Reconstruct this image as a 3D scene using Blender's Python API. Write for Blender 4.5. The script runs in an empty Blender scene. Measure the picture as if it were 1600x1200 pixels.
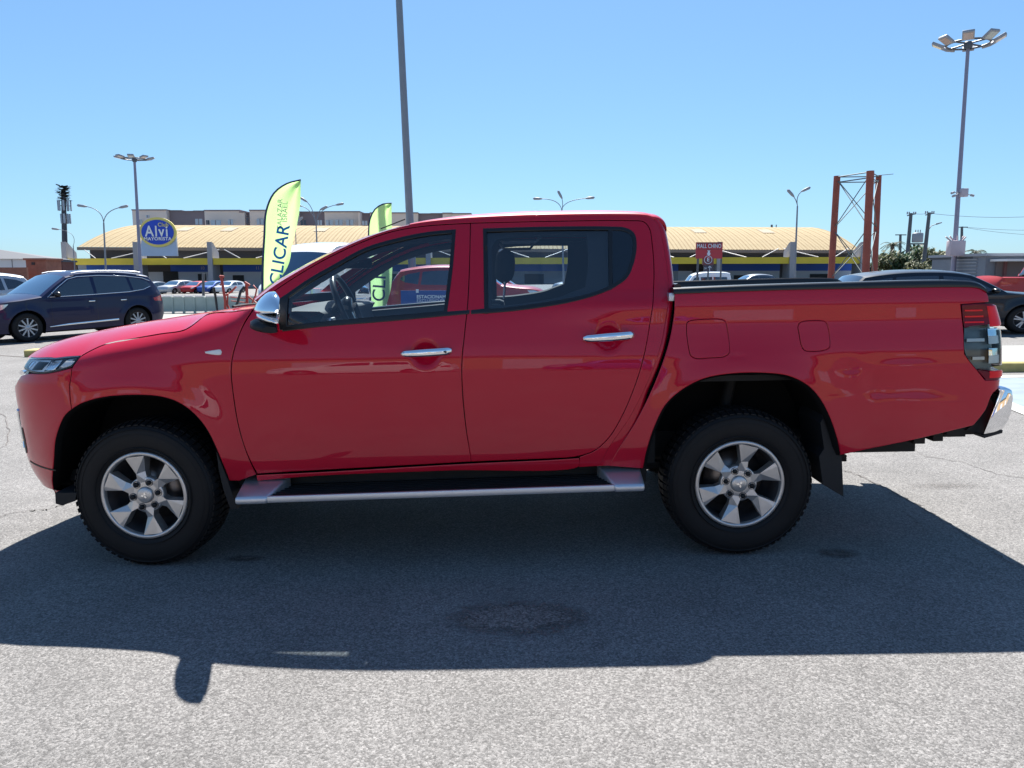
import bpy, bmesh, math, random
import numpy as np
from mathutils import Vector, Matrix, geometry
random.seed(7)
rng = np.random.default_rng(7)
scene = bpy.context.scene
COL = scene.collection
PI = math.pi

# ------------------------------------------------------------------ camera
SLOPE = math.radians(0.9)            # the car park falls gently to the left
CT = np.array([.3573, -4.6205, 1.4452]); PITCH, YAW, ROLL = .14408, .00143, -.01777
_f = np.array([math.sin(YAW)*math.cos(PITCH), math.cos(YAW)*math.cos(PITCH), -math.sin(PITCH)])
_r0 = np.array([math.cos(YAW), -math.sin(YAW), 0.]); _u0 = np.cross(_r0, _f)
_r = _r0*math.cos(ROLL)+_u0*math.sin(ROLL); _u = -_r0*math.sin(ROLL)+_u0*math.cos(ROLL)
FPX = 1200.0
RT = np.array([[math.cos(SLOPE), 0, -math.sin(SLOPE)], [0, 1, 0], [math.sin(SLOPE), 0, math.cos(SLOPE)]])  # ground frame -> world
CW = RT@CT; _fw, _rw, _uw = RT@_f, RT@_r, RT@_u
cam_d = bpy.data.cameras.new('camera'); cam = bpy.data.objects.new('camera', cam_d); COL.objects.link(cam)
cam_d.sensor_width = 36; cam_d.lens = 36*FPX/1600; cam_d.clip_start = .05; cam_d.clip_end = 3000
cam.matrix_world = Matrix([[_rw[i], _uw[i], -_fw[i], CW[i]] for i in range(3)]+[[0, 0, 0, 1]])
scene.camera = cam

# ------------------------------------------------------------------ light
SUN_EL, SUN_AZ = math.radians(52.5), math.radians(1.6)
world = bpy.data.worlds.new('World'); scene.world = world; world.use_nodes = True
wn = world.node_tree.nodes; wl = world.node_tree.links
bg = wn['Background']; sky = wn.new('ShaderNodeTexSky'); sky.sky_type = 'NISHITA'; sky.sun_disc = False
sky.sun_elevation = SUN_EL; sky.sun_rotation = SUN_AZ; sky.altitude = 0
sky.air_density = 1.0; sky.dust_density = 0.3; sky.ozone_density = 2.0
_gm = wn.new('ShaderNodeGamma'); _gm.inputs[1].default_value = .66          # softer sky contrast, as the phone recorded it
_mt = wn.new('ShaderNodeMix'); _mt.data_type = 'RGBA'; _mt.blend_type = 'MULTIPLY'; _mt.inputs[0].default_value = 1; _mt.inputs[7].default_value = (.80, 1.21, 1.62, 1)
wl.new(sky.outputs[0], _gm.inputs[0]); wl.new(_gm.outputs[0], _mt.inputs[6]); wl.new(_mt.outputs[2], bg.inputs[0]); bg.inputs[1].default_value = 0.065
sd = bpy.data.lights.new('sun', 'SUN'); sd.energy = 5.0; sd.angle = math.radians(.53); sd.color = (1, .955, .89)
sun = bpy.data.objects.new('sun', sd); COL.objects.link(sun)
_sv = Vector((math.sin(SUN_AZ)*math.cos(SUN_EL), math.cos(SUN_AZ)*math.cos(SUN_EL), math.sin(SUN_EL)))
sun.rotation_euler = _sv.to_track_quat('Z', 'Y').to_euler()
vs = scene.view_settings; scene.display_settings.display_device = 'sRGB'
vs.view_transform = 'Standard'; vs.look = 'None'; vs.gamma = 1; vs.exposure = 1.38; vs.use_curve_mapping = False

# ------------------------------------------------------------------ pixel geometry
def ray_t(px, py): return _f+_r*(px-800)/FPX-_u*(py-600)/FPX
def ray_w(px, py): return _fw+_rw*(px-800)/FPX-_uw*(py-600)/FPX
def un_t(px, py, Y):
    d = ray_t(px, py); return CT+d*(Y-CT[1])/d[1]
def at(px, py, Y):                      # world point seen at a pixel, on the plane y = Y
    d = ray_w(px, py); return CW+d*(Y-CW[1])/d[1]
def proj_t(P):
    d = np.asarray(P)-CT; z = d@_f
    return np.stack([800+FPX*(d@_r)/z, 600-FPX*(d@_u)/z], -1)
_TS = math.tan(SLOPE)
def ground_z(x, y=0):
    X = 34.0 if x < 0 else 6.0
    return _TS*(X*math.tanh(x/X))
def at_ground(px, py):
    d = ray_w(px, py); t = -CW[2]/d[2]
    for _ in range(30):
        p = CW+d*t; t += (ground_z(p[0])-p[2])/(d[2]-_TS*d[0]*(.8 if d[0] < 0 else .2))
    return CW+d*t

# ------------------------------------------------------------------ materials
def srgb(r, g, b):
    f = lambda c: c/12.92 if c <= .04045 else ((c+.055)/1.055)**2.4
    return (f(r/255), f(g/255), f(b/255))
MATS = {}
def mat(name, color, rough=.5, metal=0, coat=0, spec=.5, noise=0, nscale=20, bump=0, bscale=200, emit=None, coat_r=.03):
    m = bpy.data.materials.new(name); m.use_nodes = True; nt = m.node_tree; p = nt.nodes['Principled BSDF']
    p.inputs['Base Color'].default_value = (*color, 1); p.inputs['Roughness'].default_value = rough
    p.inputs['Metallic'].default_value = metal; p.inputs['Coat Weight'].default_value = coat
    p.inputs['Coat Roughness'].default_value = coat_r; p.inputs['Specular IOR Level'].default_value = spec
    if noise or bump:
        tc = nt.nodes.new('ShaderNodeTexCoord')
    if noise:
        n = nt.nodes.new('ShaderNodeTexNoise'); n.inputs['Scale'].default_value = nscale; n.inputs['Detail'].default_value = 5
        nt.links.new(tc.outputs['Object'], n.inputs['Vector'])
        mx = nt.nodes.new('ShaderNodeMix'); mx.data_type = 'RGBA'
        mx.inputs[6].default_value = (*[c*(1-noise) for c in color], 1); mx.inputs[7].default_value = (*[min(1, c*(1+noise)) for c in color], 1)
        nt.links.new(n.outputs['Fac'], mx.inputs[0]); nt.links.new(mx.outputs[2], p.inputs['Base Color'])
    if bump:
        n = nt.nodes.new('ShaderNodeTexNoise'); n.inputs['Scale'].default_value = bscale; n.inputs['Detail'].default_value = 3
        nt.links.new(tc.outputs['Object'], n.inputs['Vector'])
        b = nt.nodes.new('ShaderNodeBump'); b.inputs['Strength'].default_value = bump; b.inputs['Distance'].default_value = .01
        nt.links.new(n.outputs['Fac'], b.inputs['Height']); nt.links.new(b.outputs[0], p.inputs['Normal'])
    if emit:
        p.inputs['Emission Color'].default_value = (*color, 1); p.inputs['Emission Strength'].default_value = emit
    MATS[name] = m; return m
def glass_mat(name, tint, ior=1.5, rough=0.0, k=1.6):
    m = bpy.data.materials.new(name); m.use_nodes = True; nt = m.node_tree; N = nt.nodes
    for n in list(N):
        if n.type != 'OUTPUT_MATERIAL': N.remove(n)
    out = [n for n in N if n.type == 'OUTPUT_MATERIAL'][0]
    t = N.new('ShaderNodeBsdfTransparent'); t.inputs[0].default_value = (*tint, 1)
    g = N.new('ShaderNodeBsdfGlossy'); g.inputs['Roughness'].default_value = rough; g.inputs[0].default_value = (1, 1, 1, 1)
    fr = N.new('ShaderNodeFresnel'); fr.inputs[0].default_value = ior
    mu = N.new('ShaderNodeMath'); mu.operation = 'MULTIPLY_ADD'; mu.inputs[1].default_value = k; mu.inputs[2].default_value = 0.0; mu.use_clamp = True
    mx = N.new('ShaderNodeMixShader'); nt.links.new(fr.outputs[0], mu.inputs[0]); nt.links.new(mu.outputs[0], mx.inputs[0])
    nt.links.new(t.outputs[0], mx.inputs[1]); nt.links.new(g.outputs[0], mx.inputs[2]); nt.links.new(mx.outputs[0], out.inputs[0])
    MATS[name] = m; return m

# ------------------------------------------------------------------ mesh helpers
def link_mesh(name, verts, faces, m, parent=None, smooth=False, normals=None):
    me = bpy.data.meshes.new(name); me.from_pydata([tuple(map(float, v)) for v in verts], [], [tuple(map(int, f)) for f in faces])
    if smooth: me.polygons.foreach_set('use_smooth', [True]*len(me.polygons))
    if m is not None: me.materials.append(m)
    if normals is not None: me.normals_split_custom_set_from_vertices([tuple(map(float, n)) for n in normals])
    me.update()
    o = bpy.data.objects.new(name, me); COL.objects.link(o)
    if parent is not None: o.parent = parent
    return o
class MB:
    """collects simple solids and links them as ONE mesh object"""
    def __init__(s): s.v = []; s.f = []; s.sm = []
    def add(s, vs, fs, sm=False):
        b = len(s.v); s.v += [tuple(map(float, v)) for v in vs]; s.f += [tuple(int(i)+b for i in f) for f in fs]; s.sm += [sm]*len(fs); return s
    def box(s, lo, hi, M=None):
        x0, y0, z0 = lo; x1, y1, z1 = hi
        v = [(x0,y0,z0),(x1,y0,z0),(x1,y1,z0),(x0,y1,z0),(x0,y0,z1),(x1,y0,z1),(x1,y1,z1),(x0,y1,z1)]
        if M is not None: v = [M@Vector(p) for p in v]
        return s.add(v, [(0,3,2,1),(4,5,6,7),(0,1,5,4),(1,2,6,5),(2,3,7,6),(3,0,4,7)])
    def bar(s, a, b, w, h=None, up=(0, 0, 1)):
        a, b = Vector(a), Vector(b); d = (b-a); L = d.length; d.normalize(); h = h or w
        u = Vector(up)
        if abs(d.dot(u)) > .98: u = Vector((1, 0, 0))
        r = d.cross(u).normalized(); u = r.cross(d)
        v = []
        for p in (a, b):
            for i, j in ((-1,-1),(1,-1),(1,1),(-1,1)): v.append(p+r*(i*w/2)+u*(j*h/2))
        return s.add(v, [(0,1,2,3),(7,6,5,4),(0,4,5,1),(1,5,6,2),(2,6,7,3),(3,7,4,0)])
    def tube(s, pts, rad, n=8, caps=True):
        pts = [Vector(p) for p in pts]; R = rad if hasattr(rad, '__len__') else [rad]*len(pts)
        vs = []; prev = None
        for i, p in enumerate(pts):
            d = (pts[min(i+1, len(pts)-1)]-pts[max(i-1, 0)]).normalized()
            if prev is None:
                a = Vector((0, 0, 1)) if abs(d.z) < .9 else Vector((1, 0, 0)); prev = d.cross(a).normalized()
            u = (prev-d*prev.dot(d)).normalized(); prev = u; w = d.cross(u)
            for k in range(n):
                t = 2*PI*k/n; vs.append(p+(u*math.cos(t)+w*math.sin(t))*R[i])
        fs = []
        for i in range(len(pts)-1):
            for k in range(n):
                a = i*n+k; b = i*n+(k+1) % n; fs.append((a, b, b+n, a+n))
        s.add(vs, fs, True)
        if caps:
            m0 = len(pts)-1
            s.add(vs[:n], [tuple(range(n-1, -1, -1))]); s.add(vs[m0*n:], [tuple(range(n))])
        return s
    def lathe(s, prof, n=48, axis='y', origin=(0, 0, 0), sm=True):
        """prof: list of (radius, along axis)"""
        vs = []
        for r, a in prof:
            for k in range(n):
                t = 2*PI*k/n
                if axis == 'y': v = (origin[0]+r*math.cos(t), origin[1]+a, origin[2]+r*math.sin(t))
                elif axis == 'z': v = (origin[0]+r*math.cos(t), origin[1]+r*math.sin(t), origin[2]+a)
                else: v = (origin[0]+a, origin[1]+r*math.cos(t), origin[2]+r*math.sin(t))
                vs.append(v)
        fs = []
        for i in range(len(prof)-1):
            for k in range(n):
                a = i*n+k; b = i*n+(k+1) % n
                fs.append((a, a+n, b+n, b) if axis == 'y' else (a, b, b+n, a+n))
        return s.add(vs, fs, sm)
    def grid(s, P, sm=True, close_u=False):
        """P[i][j] -> points"""
        nu, nv = len(P), len(P[0]); vs = [p for row in P for p in row]; fs = []
        for i in range(nu-1 if not close_u else nu):
            for j in range(nv-1):
                a = i*nv+j; b = ((i+1) % nu)*nv+j; fs.append((a, b, b+1, a+1))
        return s.add(vs, fs, sm)
    def extrude_poly(s, poly, d0, d1, fn):
        """poly in 2D, fn(u, v, d) -> 3D"""
        n = len(poly); vs = [fn(u, v, d0) for u, v in poly]+[fn(u, v, d1) for u, v in poly]
        fs = [tuple(range(n)), tuple(range(2*n-1, n-1, -1))]+[(i, i+n, (i+1) % n+n, (i+1) % n) for i in range(n)]
        return s.add(vs, fs)
    def build(s, name, m, parent=None, bevel=0, mirror=False, kind=None):
        """mirror: also builds the far-side twin as an object of its own"""
        par = parent if isinstance(parent, (tuple, list)) else (parent, parent); res = []
        for k in ((1, -1) if mirror else (1,)):
            me = bpy.data.meshes.new(name)
            me.from_pydata([(x, k*y, z) for x, y, z in s.v], [], s.f if k == 1 else [tuple(reversed(f)) for f in s.f]); me.polygons.foreach_set('use_smooth', s.sm)
            if m is not None: me.materials.append(m)
            me.update(); o = bpy.data.objects.new(name, me); COL.objects.link(o); res.append(o)
            if kind: o['kind'] = kind
            if par[0 if k == 1 else 1] is not None: o.parent = par[0 if k == 1 else 1]
            if bevel:
                bm = bmesh.new(); bm.from_mesh(me); bmesh.ops.remove_doubles(bm, verts=bm.verts, dist=1e-5)
                es = [e for e in bm.edges if len(e.link_faces) == 2 and e.calc_face_angle(0) > .6]
                bmesh.ops.bevel(bm, geom=es, offset=bevel, segments=2, affect='EDGES', profile=.5); bm.to_mesh(me); bm.free()
                me.polygons.foreach_set('use_smooth', [True]*len(me.polygons)); me.set_sharp_from_angle(angle=math.radians(40))
        return res if mirror else res[0]
def empty(name, loc=(0, 0, 0), rz=0, label=None, cat=None, group=None):
    o = bpy.data.objects.new(name, None); COL.objects.link(o); o.location = Vector(loc); o.rotation_euler = (0, 0, rz)
    o.empty_display_size = .2
    if label: tag(o, label, cat, group)
    return o
def tag(o, label=None, cat=None, group=None, kind=None):
    if label: o['label'] = label
    if cat: o['category'] = cat
    if group: o['group'] = group
    if kind: o['kind'] = kind
    return o
def copy_tree(o, parent=None):
    c = o.copy(); COL.objects.link(c)
    if parent is not None: c.parent = parent; c.matrix_parent_inverse = o.matrix_parent_inverse.copy()
    for ch in list(o.children): copy_tree(ch, c)
    return c

# ------------------------------------------------------------------ 2D paths and curved panels
def smooth_seg(pts, step):
    pts = np.array(pts, float)
    if len(pts) == 2:
        n = max(2, int(np.hypot(*(pts[1]-pts[0]))/step)+1); t = np.linspace(0, 1, n)[:, None]; return pts[0]*(1-t)+pts[1]*t
    P = np.vstack([2*pts[0]-pts[1], pts, 2*pts[-1]-pts[-2]]); out = []
    for i in range(1, len(P)-2):
        p0, p1, p2, p3 = P[i-1:i+3]; n = max(1, int(np.hypot(*(p2-p1))/step+.5))
        d01, d12, d23 = [max(1e-6, np.hypot(*(b-a)))**.5 for a, b in ((p0, p1), (p1, p2), (p2, p3))]
        m1 = (p2-p1)+d12*((p1-p0)/d01-(p2-p0)/(d01+d12)); m2 = (p2-p1)+d12*((p3-p2)/d23-(p3-p1)/(d12+d23))
        for k in range(n):
            t = k/n; out.append((2*t**3-3*t**2+1)*p1+(t**3-2*t**2+t)*m1+(-2*t**3+3*t**2)*p2+(t**3-t**2)*m2)
    out.append(P[-2]); return np.array(out)
def path(segs, step, closed=True):
    """segs: list of point lists; smooth inside a list, corners between lists; each list starts where the last ended"""
    out = []; last = None
    for sg in segs:
        sg = [tuple(p) for p in sg]
        if last is not None: sg = [last]+sg
        q = smooth_seg(sg, step); out.append(q if last is None else q[1:]); last = sg[-1]
    out = np.vstack(out)
    if closed:
        q = smooth_seg([tuple(out[-1]), tuple(out[0])], step); out = np.vstack([out, q[1:-1]])
        if np.hypot(*(out[-1]-out[0])) < step*.3: out = out[:-1]
    return out
def area2(p): return .5*np.sum(p[:, 0]*np.roll(p[:, 1], -1)-np.roll(p[:, 0], -1)*p[:, 1])
def ccw(p): return p if area2(p) > 0 else p[::-1]
def pnorm(p):                      # outward unit normals of a ccw polygon, with miter
    e = np.roll(p, -1, 0)-p; e /= np.maximum(1e-9, np.hypot(e[:, 0], e[:, 1]))[:, None]
    n = np.stack([e[:, 1], -e[:, 0]], 1); m = n+np.roll(n, 1, 0); L = np.hypot(m[:, 0], m[:, 1]); L = np.maximum(L, .9)
    return m/L[:, None]*(2/np.maximum(L, 1.2))[:, None]*.999
def inset(p, d): return p-pnorm(p)*d
def inside(pt, poly):
    x, y = pt[:, 0][:, None], pt[:, 1][:, None]; a = poly; b = np.roll(poly, -1, 0)
    c = ((a[:, 1] > y) != (b[:, 1] > y)) & (x < (b[:, 0]-a[:, 0])*(y-a[:, 1])/(b[:, 1]-a[:, 1]+1e-15)+a[:, 0])
    return c.sum(1) % 2 == 1
def dist_poly(pt, poly):
    a = poly; b = np.roll(poly, -1, 0); ab = b-a; L2 = np.maximum(1e-12, (ab**2).sum(1))
    t = np.clip(((pt[:, None, :]-a)*ab).sum(2)/L2, 0, 1); q = a+ab*t[..., None]
    return np.sqrt(((pt[:, None, :]-q)**2).sum(2)).min(1)
def surf_n(S, uv):
    h = 1e-3; a = S(uv+[h, 0])-S(uv-[h, 0]); b = S(uv+[0, h])-S(uv-[0, h]); n = np.cross(a, b)
    return n/np.maximum(1e-12, np.linalg.norm(n, axis=1))[:, None]
def panel(name, outer, S, m, parent, holes=(), h=.022, gap=.002, edge=.005, drop=.0035, lip=.03, off=0., flip=1, both=True, hole_gap=None, normals=True):
    """thin curved sheet over the surface S(u,v) with rolled edges and a return lip; returns near (and far) objects"""
    outer = ccw(outer); holes = [ccw(q) for q in holes]; hg = gap if hole_gap is None else hole_gap
    r0 = inset(outer, gap); rings = [(r0, pnorm(r0))]+[(lambda q: (q, -pnorm(q)))(inset(q, -hg)) for q in holes]
    pts = []; edges = []; meta = []
    for q, n in rings:
        b = len(pts); k = len(q)
        pts += list(q); meta += [(1, n[i]) for i in range(k)]; edges += [(b+i, b+(i+1) % k) for i in range(k)]
        b = len(pts); pts += list(q-n*edge); meta += [(0, n[i]) for i in range(k)]; edges += [(b+i, b+(i+1) % k) for i in range(k)]
    lo, hi = outer.min(0), outer.max(0)
    gx = np.arange(lo[0], hi[0], h); gy = np.arange(lo[1], hi[1], h*.87)
    G = np.array([(x+(h/2 if j % 2 else 0), y) for j, y in enumerate(gy) for x in gx])
    if len(G):
        k = inside(G, r0) & (dist_poly(G, r0) > edge+h*.45)
        for q, n in rings[1:]: k &= ~inside(G, q) & (dist_poly(G, q) > edge+h*.45)
        G = G[k]; pts += list(G); meta += [(0, None)]*len(G)
    r = geometry.delaunay_2d_cdt([Vector(p) for p in pts], edges, [], 0, 1e-7)
    V = np.array([tuple(v) for v in r[0]]); T = np.array([t for t in r[2] if len(t) == 3]); orig = r[3]
    cen = V[T].mean(1); k = inside(cen, r0)
    for q, n in rings[1:]: k &= ~inside(cen, q)
    T = T[k]
    rim = np.zeros(len(V)); tilt = np.zeros((len(V), 2))
    for i, o in enumerate(orig):
        if o:
            mt = meta[o[0]]
            if mt[0]: rim[i] = 1; tilt[i] = mt[1]
    P = S(V); N = surf_n(S, V)*flip
    if off: P = P+N*off
    h2 = 1e-3; du = (S(V+[h2, 0])-P if not off else S(V+[h2, 0])-S(V)); dv = S(V+[0, h2])-S(V)
    du /= np.maximum(1e-9, np.linalg.norm(du, axis=1))[:, None]; dv /= np.maximum(1e-9, np.linalg.norm(dv, axis=1))[:, None]
    out = du*tilt[:, :1]+dv*tilt[:, 1:]
    P = P-N*(rim*drop)[:, None]; NN = N+out*.8*rim[:, None]; NN /= np.linalg.norm(NN, axis=1)[:, None]
    a = P[T]; fn = np.cross(a[:, 1]-a[:, 0], a[:, 2]-a[:, 0]); sgn = (fn*N[T[:, 0]]).sum(1) < 0
    T[sgn] = T[sgn][:, ::-1]
    verts = list(P); faces = [tuple(t) for t in T]; nor = list(NN)
    if lip:
        # return lips follow the rim loops
        key = {j: i for i, o in enumerate(orig) for j in o}; base = 0
        for q, n in rings:
            ids = [key.get(base+j) for j in range(len(q))]; ids = [i for i in ids if i is not None]; base += 2*len(q)
            if len(ids) < 3: continue
            b = len(verts); O = out[ids]; top = P[ids]; bot = top-N[ids]*lip
            verts += list(top)+list(bot); on = O/np.maximum(1e-6, np.linalg.norm(O, axis=1))[:, None]; nor += list(on)+list(on)
            kk = len(ids)
            for i in range(kk): j = (i+1) % kk; faces.append((b+i, b+j, b+kk+j, b+kk+i))
    def mk(s):
        vv = np.array(verts)*[1, s, 1]; ff = faces if s == 1 else [f[::-1] for f in faces]; nn = np.array(nor)*[1, s, 1]
        return link_mesh(name, vv, ff, m, parent if not isinstance(parent, (tuple, list)) else parent[0 if s == 1 else 1], True, nn if normals else None)
    o1 = mk(1)
    return (o1, mk(-1)) if both else (o1,)
# ================================================================== RED PICKUP (built in its own frame: nose to -x, near side at -y)
paint = mat('red_paint', (.47, .001, .023), rough=.42, metal=.12, coat=.75, spec=.1, coat_r=.012)
def _dirty(m):
    nt = m.node_tree; N = nt.nodes; L = nt.links; p = N['Principled BSDF']; tc = N.new('ShaderNodeTexCoord'); sp_ = N.new('ShaderNodeSeparateXYZ'); L.new(tc.outputs['Object'], sp_.inputs[0])
    mr = N.new('ShaderNodeMapRange'); mr.inputs[1].default_value = .95; mr.inputs[2].default_value = .42; mr.inputs[3].default_value = .0; mr.inputs[4].default_value = .07; L.new(sp_.outputs[2], mr.inputs[0])
    n = N.new('ShaderNodeTexNoise'); n.inputs['Scale'].default_value = 7; n.inputs['Detail'].default_value = 9; n.inputs['Roughness'].default_value = .7; L.new(tc.outputs['Object'], n.inputs['Vector'])
    k = N.new('ShaderNodeMath'); k.operation = 'MULTIPLY'; L.new(mr.outputs[0], k.inputs[0]); L.new(n.outputs['Fac'], k.inputs[1])
    mx = N.new('ShaderNodeMix'); mx.data_type = 'RGBA'; mx.inputs[6].default_value = p.inputs['Base Color'].default_value; mx.inputs[7].default_value = (.30, .24, .20, 1); L.new(k.outputs[0], mx.inputs[0]); L.new(mx.outputs[2], p.inputs['Base Color'])
    n2 = N.new('ShaderNodeTexNoise'); n2.inputs['Scale'].default_value = 3.5; n2.inputs['Detail'].default_value = 7; L.new(tc.outputs['Object'], n2.inputs['Vector'])
    m2 = N.new('ShaderNodeMapRange'); m2.inputs[3].default_value = .0; m2.inputs[4].default_value = .025; m2.inputs[1].default_value = .4; m2.inputs[2].default_value = .75; L.new(n2.outputs['Fac'], m2.inputs[0]); L.new(m2.outputs[0], p.inputs['Coat Roughness'])
_dirty(paint)
black_pl = mat('black_plastic', (.010, .010, .011), rough=.55, spec=.3, bump=.15, bscale=900)
satin_blk = mat('satin_black', (.008, .008, .009), rough=.28)
liner_m = mat('liner_felt', (.010, .010, .010), rough=.95, spec=.1)
chrome = mat('chrome', (.82, .83, .85), rough=.04, metal=1)
lampw = mat('lamp_bright_reflector', (.85, .87, .88), rough=.3)
alu = mat('brushed_silver', (.58, .60, .64), rough=.42, metal=.85)
alloy = mat('alloy', (.56, .545, .53), rough=.36, metal=.75, noise=.12, nscale=30)
alloy_dk = mat('alloy_dark', (.10, .10, .11), rough=.4, metal=.6)
rubber = mat('tyre_rubber', (.009, .009, .010), rough=.6, spec=.25, noise=.35, nscale=9, bump=.1, bscale=300)
mudf = mat('mudflap_rubber', (.014, .015, .017), rough=.6, spec=.3)
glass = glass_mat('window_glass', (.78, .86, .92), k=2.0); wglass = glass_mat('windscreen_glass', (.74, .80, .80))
def _glare_haze(m, k):  # translucent haze mixed in to imitate dashboard glare on the windscreen
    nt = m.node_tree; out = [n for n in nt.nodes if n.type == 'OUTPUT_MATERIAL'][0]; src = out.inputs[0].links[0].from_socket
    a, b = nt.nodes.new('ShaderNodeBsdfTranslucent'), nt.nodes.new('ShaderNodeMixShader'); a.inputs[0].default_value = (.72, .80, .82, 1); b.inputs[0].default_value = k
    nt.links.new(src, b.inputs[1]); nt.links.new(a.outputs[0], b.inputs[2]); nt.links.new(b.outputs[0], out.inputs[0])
_glare_haze(wglass, .13)
dglass = glass_mat('dark_glass', (.22, .27, .33)); clear = glass_mat('clear_lens', (.96, .97, .98), 1.18)
trim = mat('cabin_trim', (.035, .037, .042), rough=.8); trim_lt = mat('cabin_headliner', (.16, .165, .17), rough=.9)
seat_m = mat('seat_fabric', (.018, .018, .021), rough=.9, bump=.3, bscale=400)
mirror_m = mat('mirror', (.9, .92, .94), rough=.01, metal=1)
redlens = mat('red_lens', (.85, .008, .02), rough=.15, spec=.3)
darkred = mat('smoked_red_lens', (.15, .004, .018), rough=.12, spec=.25)
lampgrey = mat('lamp_reflector', (.5, .53, .55), rough=.12, metal=.9)
orange = mat('amber_lens', (.75, .32, .12), rough=.2, coat=1)
white_pl = mat('white_lens', (.78, .76, .72), rough=.25, coat=1)
shaft = mat('chassis_black', (.012, .012, .012), rough=.8)
disc_m = mat('brake_disc', (.20, .18, .17), rough=.35, metal=.9)

truck = empty('pickup_truck', (0, 0, 0), 0, 'red double-cab pickup truck in profile with silver six-spoke wheels and a dented rear side', 'pickup truck')
truck.rotation_euler = (0, -SLOPE, 0)

def hermite(xs, ys):
    xs = np.array(xs, float); ys = np.array(ys, float); d = np.diff(ys)/np.diff(xs); m = np.zeros_like(xs)
    m[0], m[-1] = d[0], d[-1]
    for i in range(1, len(xs)-1): m[i] = 0 if d[i-1]*d[i] <= 0 else 2*d[i-1]*d[i]/(d[i-1]+d[i])
    def f(x):
        x = np.asarray(x, float); i = np.clip(np.searchsorted(xs, x)-1, 0, len(xs)-2); h = xs[i+1]-xs[i]; t = (x-xs[i])/h
        lo = t < 0; hi = t > 1; tc = np.clip(t, 0, 1)
        r = (2*tc**3-3*tc**2+1)*ys[i]+(tc**3-2*tc**2+tc)*h*m[i]+(-2*tc**3+3*tc**2)*ys[i+1]+(tc**3-tc**2)*h*m[i+1]
        return r+np.where(lo, t*h*m[0], 0)+np.where(hi, (t-1)*h*m[-1], 0)
    return f
def sstep(a, b, x): t = np.clip((x-a)/(b-a), 0, 1); return t*t*(3-2*t)
WB = .905
cab_in = hermite([.30, .45, .55, .70, .85, .95, 1.02, 1.08, 1.14, 1.20, 1.25, 1.32, 1.45, 1.60, 1.70, 1.80],
                 [.09, .042, .020, .008, .002, .000, .003, .010, .021, .033, .045, .070, .124, .192, .242, .30])
bed_in = hermite([.30, .50, .62, .80, .95, 1.02, 1.08, 1.14, 1.19, 1.22, 1.27, 1.32, 1.38, 1.5],
                 [.09, .030, .012, .003, .000, .003, .011, .021, .0275, .0285, .031, .038, .052, .09])
ztop = hermite([-2.35, -2.2, -2.0, -1.8, -1.6, -1.4, -1.2, -1.0, -.8], [1.03, 1.06, 1.10, 1.125, 1.165, 1.20, 1.245, 1.31, 1.5])
def flare(x, z):
    r = 0
    for xc in (-1.5, 1.5):
        zc = .40 if xc < 0 else .44
        d = np.hypot(x-xc, (z-zc)); e = np.maximum(0, d-.47)
        r = r+.026*np.exp(-(e/.12)**2)*sstep(.35, .6, z)*(1 if xc > 0 else .9)
    return r
HANDLES = [(665, 553), (951, 529)]
_rd = random.Random(21)
DENTS = [(_rd.uniform(2.0, 2.58), _rd.uniform(.70, 1.0), _rd.uniform(.04, .14), _rd.uniform(.02, .05), _rd.uniform(-.0028, .0028)) for _ in range(16)]+[(2.02, .955, .06, .03, -.009), (2.06, .905, .035, .06, .007), (2.30, .955, .24, .028, .005), (2.30, .86, .24, .05, -.009), (2.38, .78, .22, .03, .004),
         (1.45, 1.02, .05, .012, -.002), (2.15, .85, .05, .08, -.006)]
def inset_cab(x, z):
    b = sstep(.25, 1.05, x)*sstep(1.36, 1.26, z)
    return cab_in(z)*(1-b)+(bed_in(z)+(.0))*b
def ndent(x, z):
    r = 0
    for cx, cz, sx, sz, a in DENTS: r = r+a*np.exp(-((x-cx)/sx)**2-((z-cz)/sz)**2)
    return r
HND = [tuple(un_t(*p, -.895)[[0, 2]]) for p in HANDLES]
def Scab(uv):
    x, z = uv[:, 0], uv[:, 1]
    y = -(WB-inset_cab(x, z)+flare(x, z))
    for hx, hz in HND: y = y+.020*np.exp(-((np.hypot(x-hx, z-hz)/.055)**4))
    y = y+.05*sstep(1.02, 1.16, x)**2*.6*(z > 0)      # cab turns in slightly towards its rear edge
    return np.stack([x, y, z], 1)
def superell(a, b, n, N=400):
    t = np.linspace(0, PI/2, N); x = a*np.sin(t)**(2/n); y = b*np.cos(t)**(2/n)
    s = np.concatenate([[0], np.cumsum(np.hypot(np.diff(x), np.diff(y)))]); return s, x, y
_fs, _fx, _fy = superell(.85, 1.0, 2.7)          # y as a fraction of the half width
_fs, _fx, _fy0 = superell(.85, WB, 2.7); _fy = _fy0/WB
NX0 = -1.50
nose = hermite([.30, .38, .45, .52, .60, .70, .80, .88, .93, .98, 1.03, 1.08, 1.14, 1.20],
               [.78, .825, .855, .868, .872, .876, .882, .885, .875, .845, .825, .80, .76, .72])
def Sfront(uv):
    s, z = uv[:, 0], uv[:, 1]; q = np.maximum(0, NX0-s)
    ax = np.interp(q, _fs, _fx); fy = np.interp(q, _fs, _fy)
    ax = ax*nose(z)/.85
    x = np.where(s > NX0, s, NX0-ax)
    sh = .13*np.maximum(0, (z-ztop(np.minimum(x, -.9))+.12)/.12)**2.2
    h = fy*(WB-cab_in(np.minimum(z, 1.3))*1.0+flare(x, z)-sh*np.clip(fy, 0, 1))
    return np.stack([x, -h, z], 1)
_rs, _rx, _ry0 = superell(.24, WB, 5.5); _ry = _ry0/WB
RX0 = 2.60
tail = hermite([.5, .62, .75, .9, 1.05, 1.15, 1.25, 1.35], [.17, .22, .245, .25, .245, .235, .195, .15])
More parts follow.
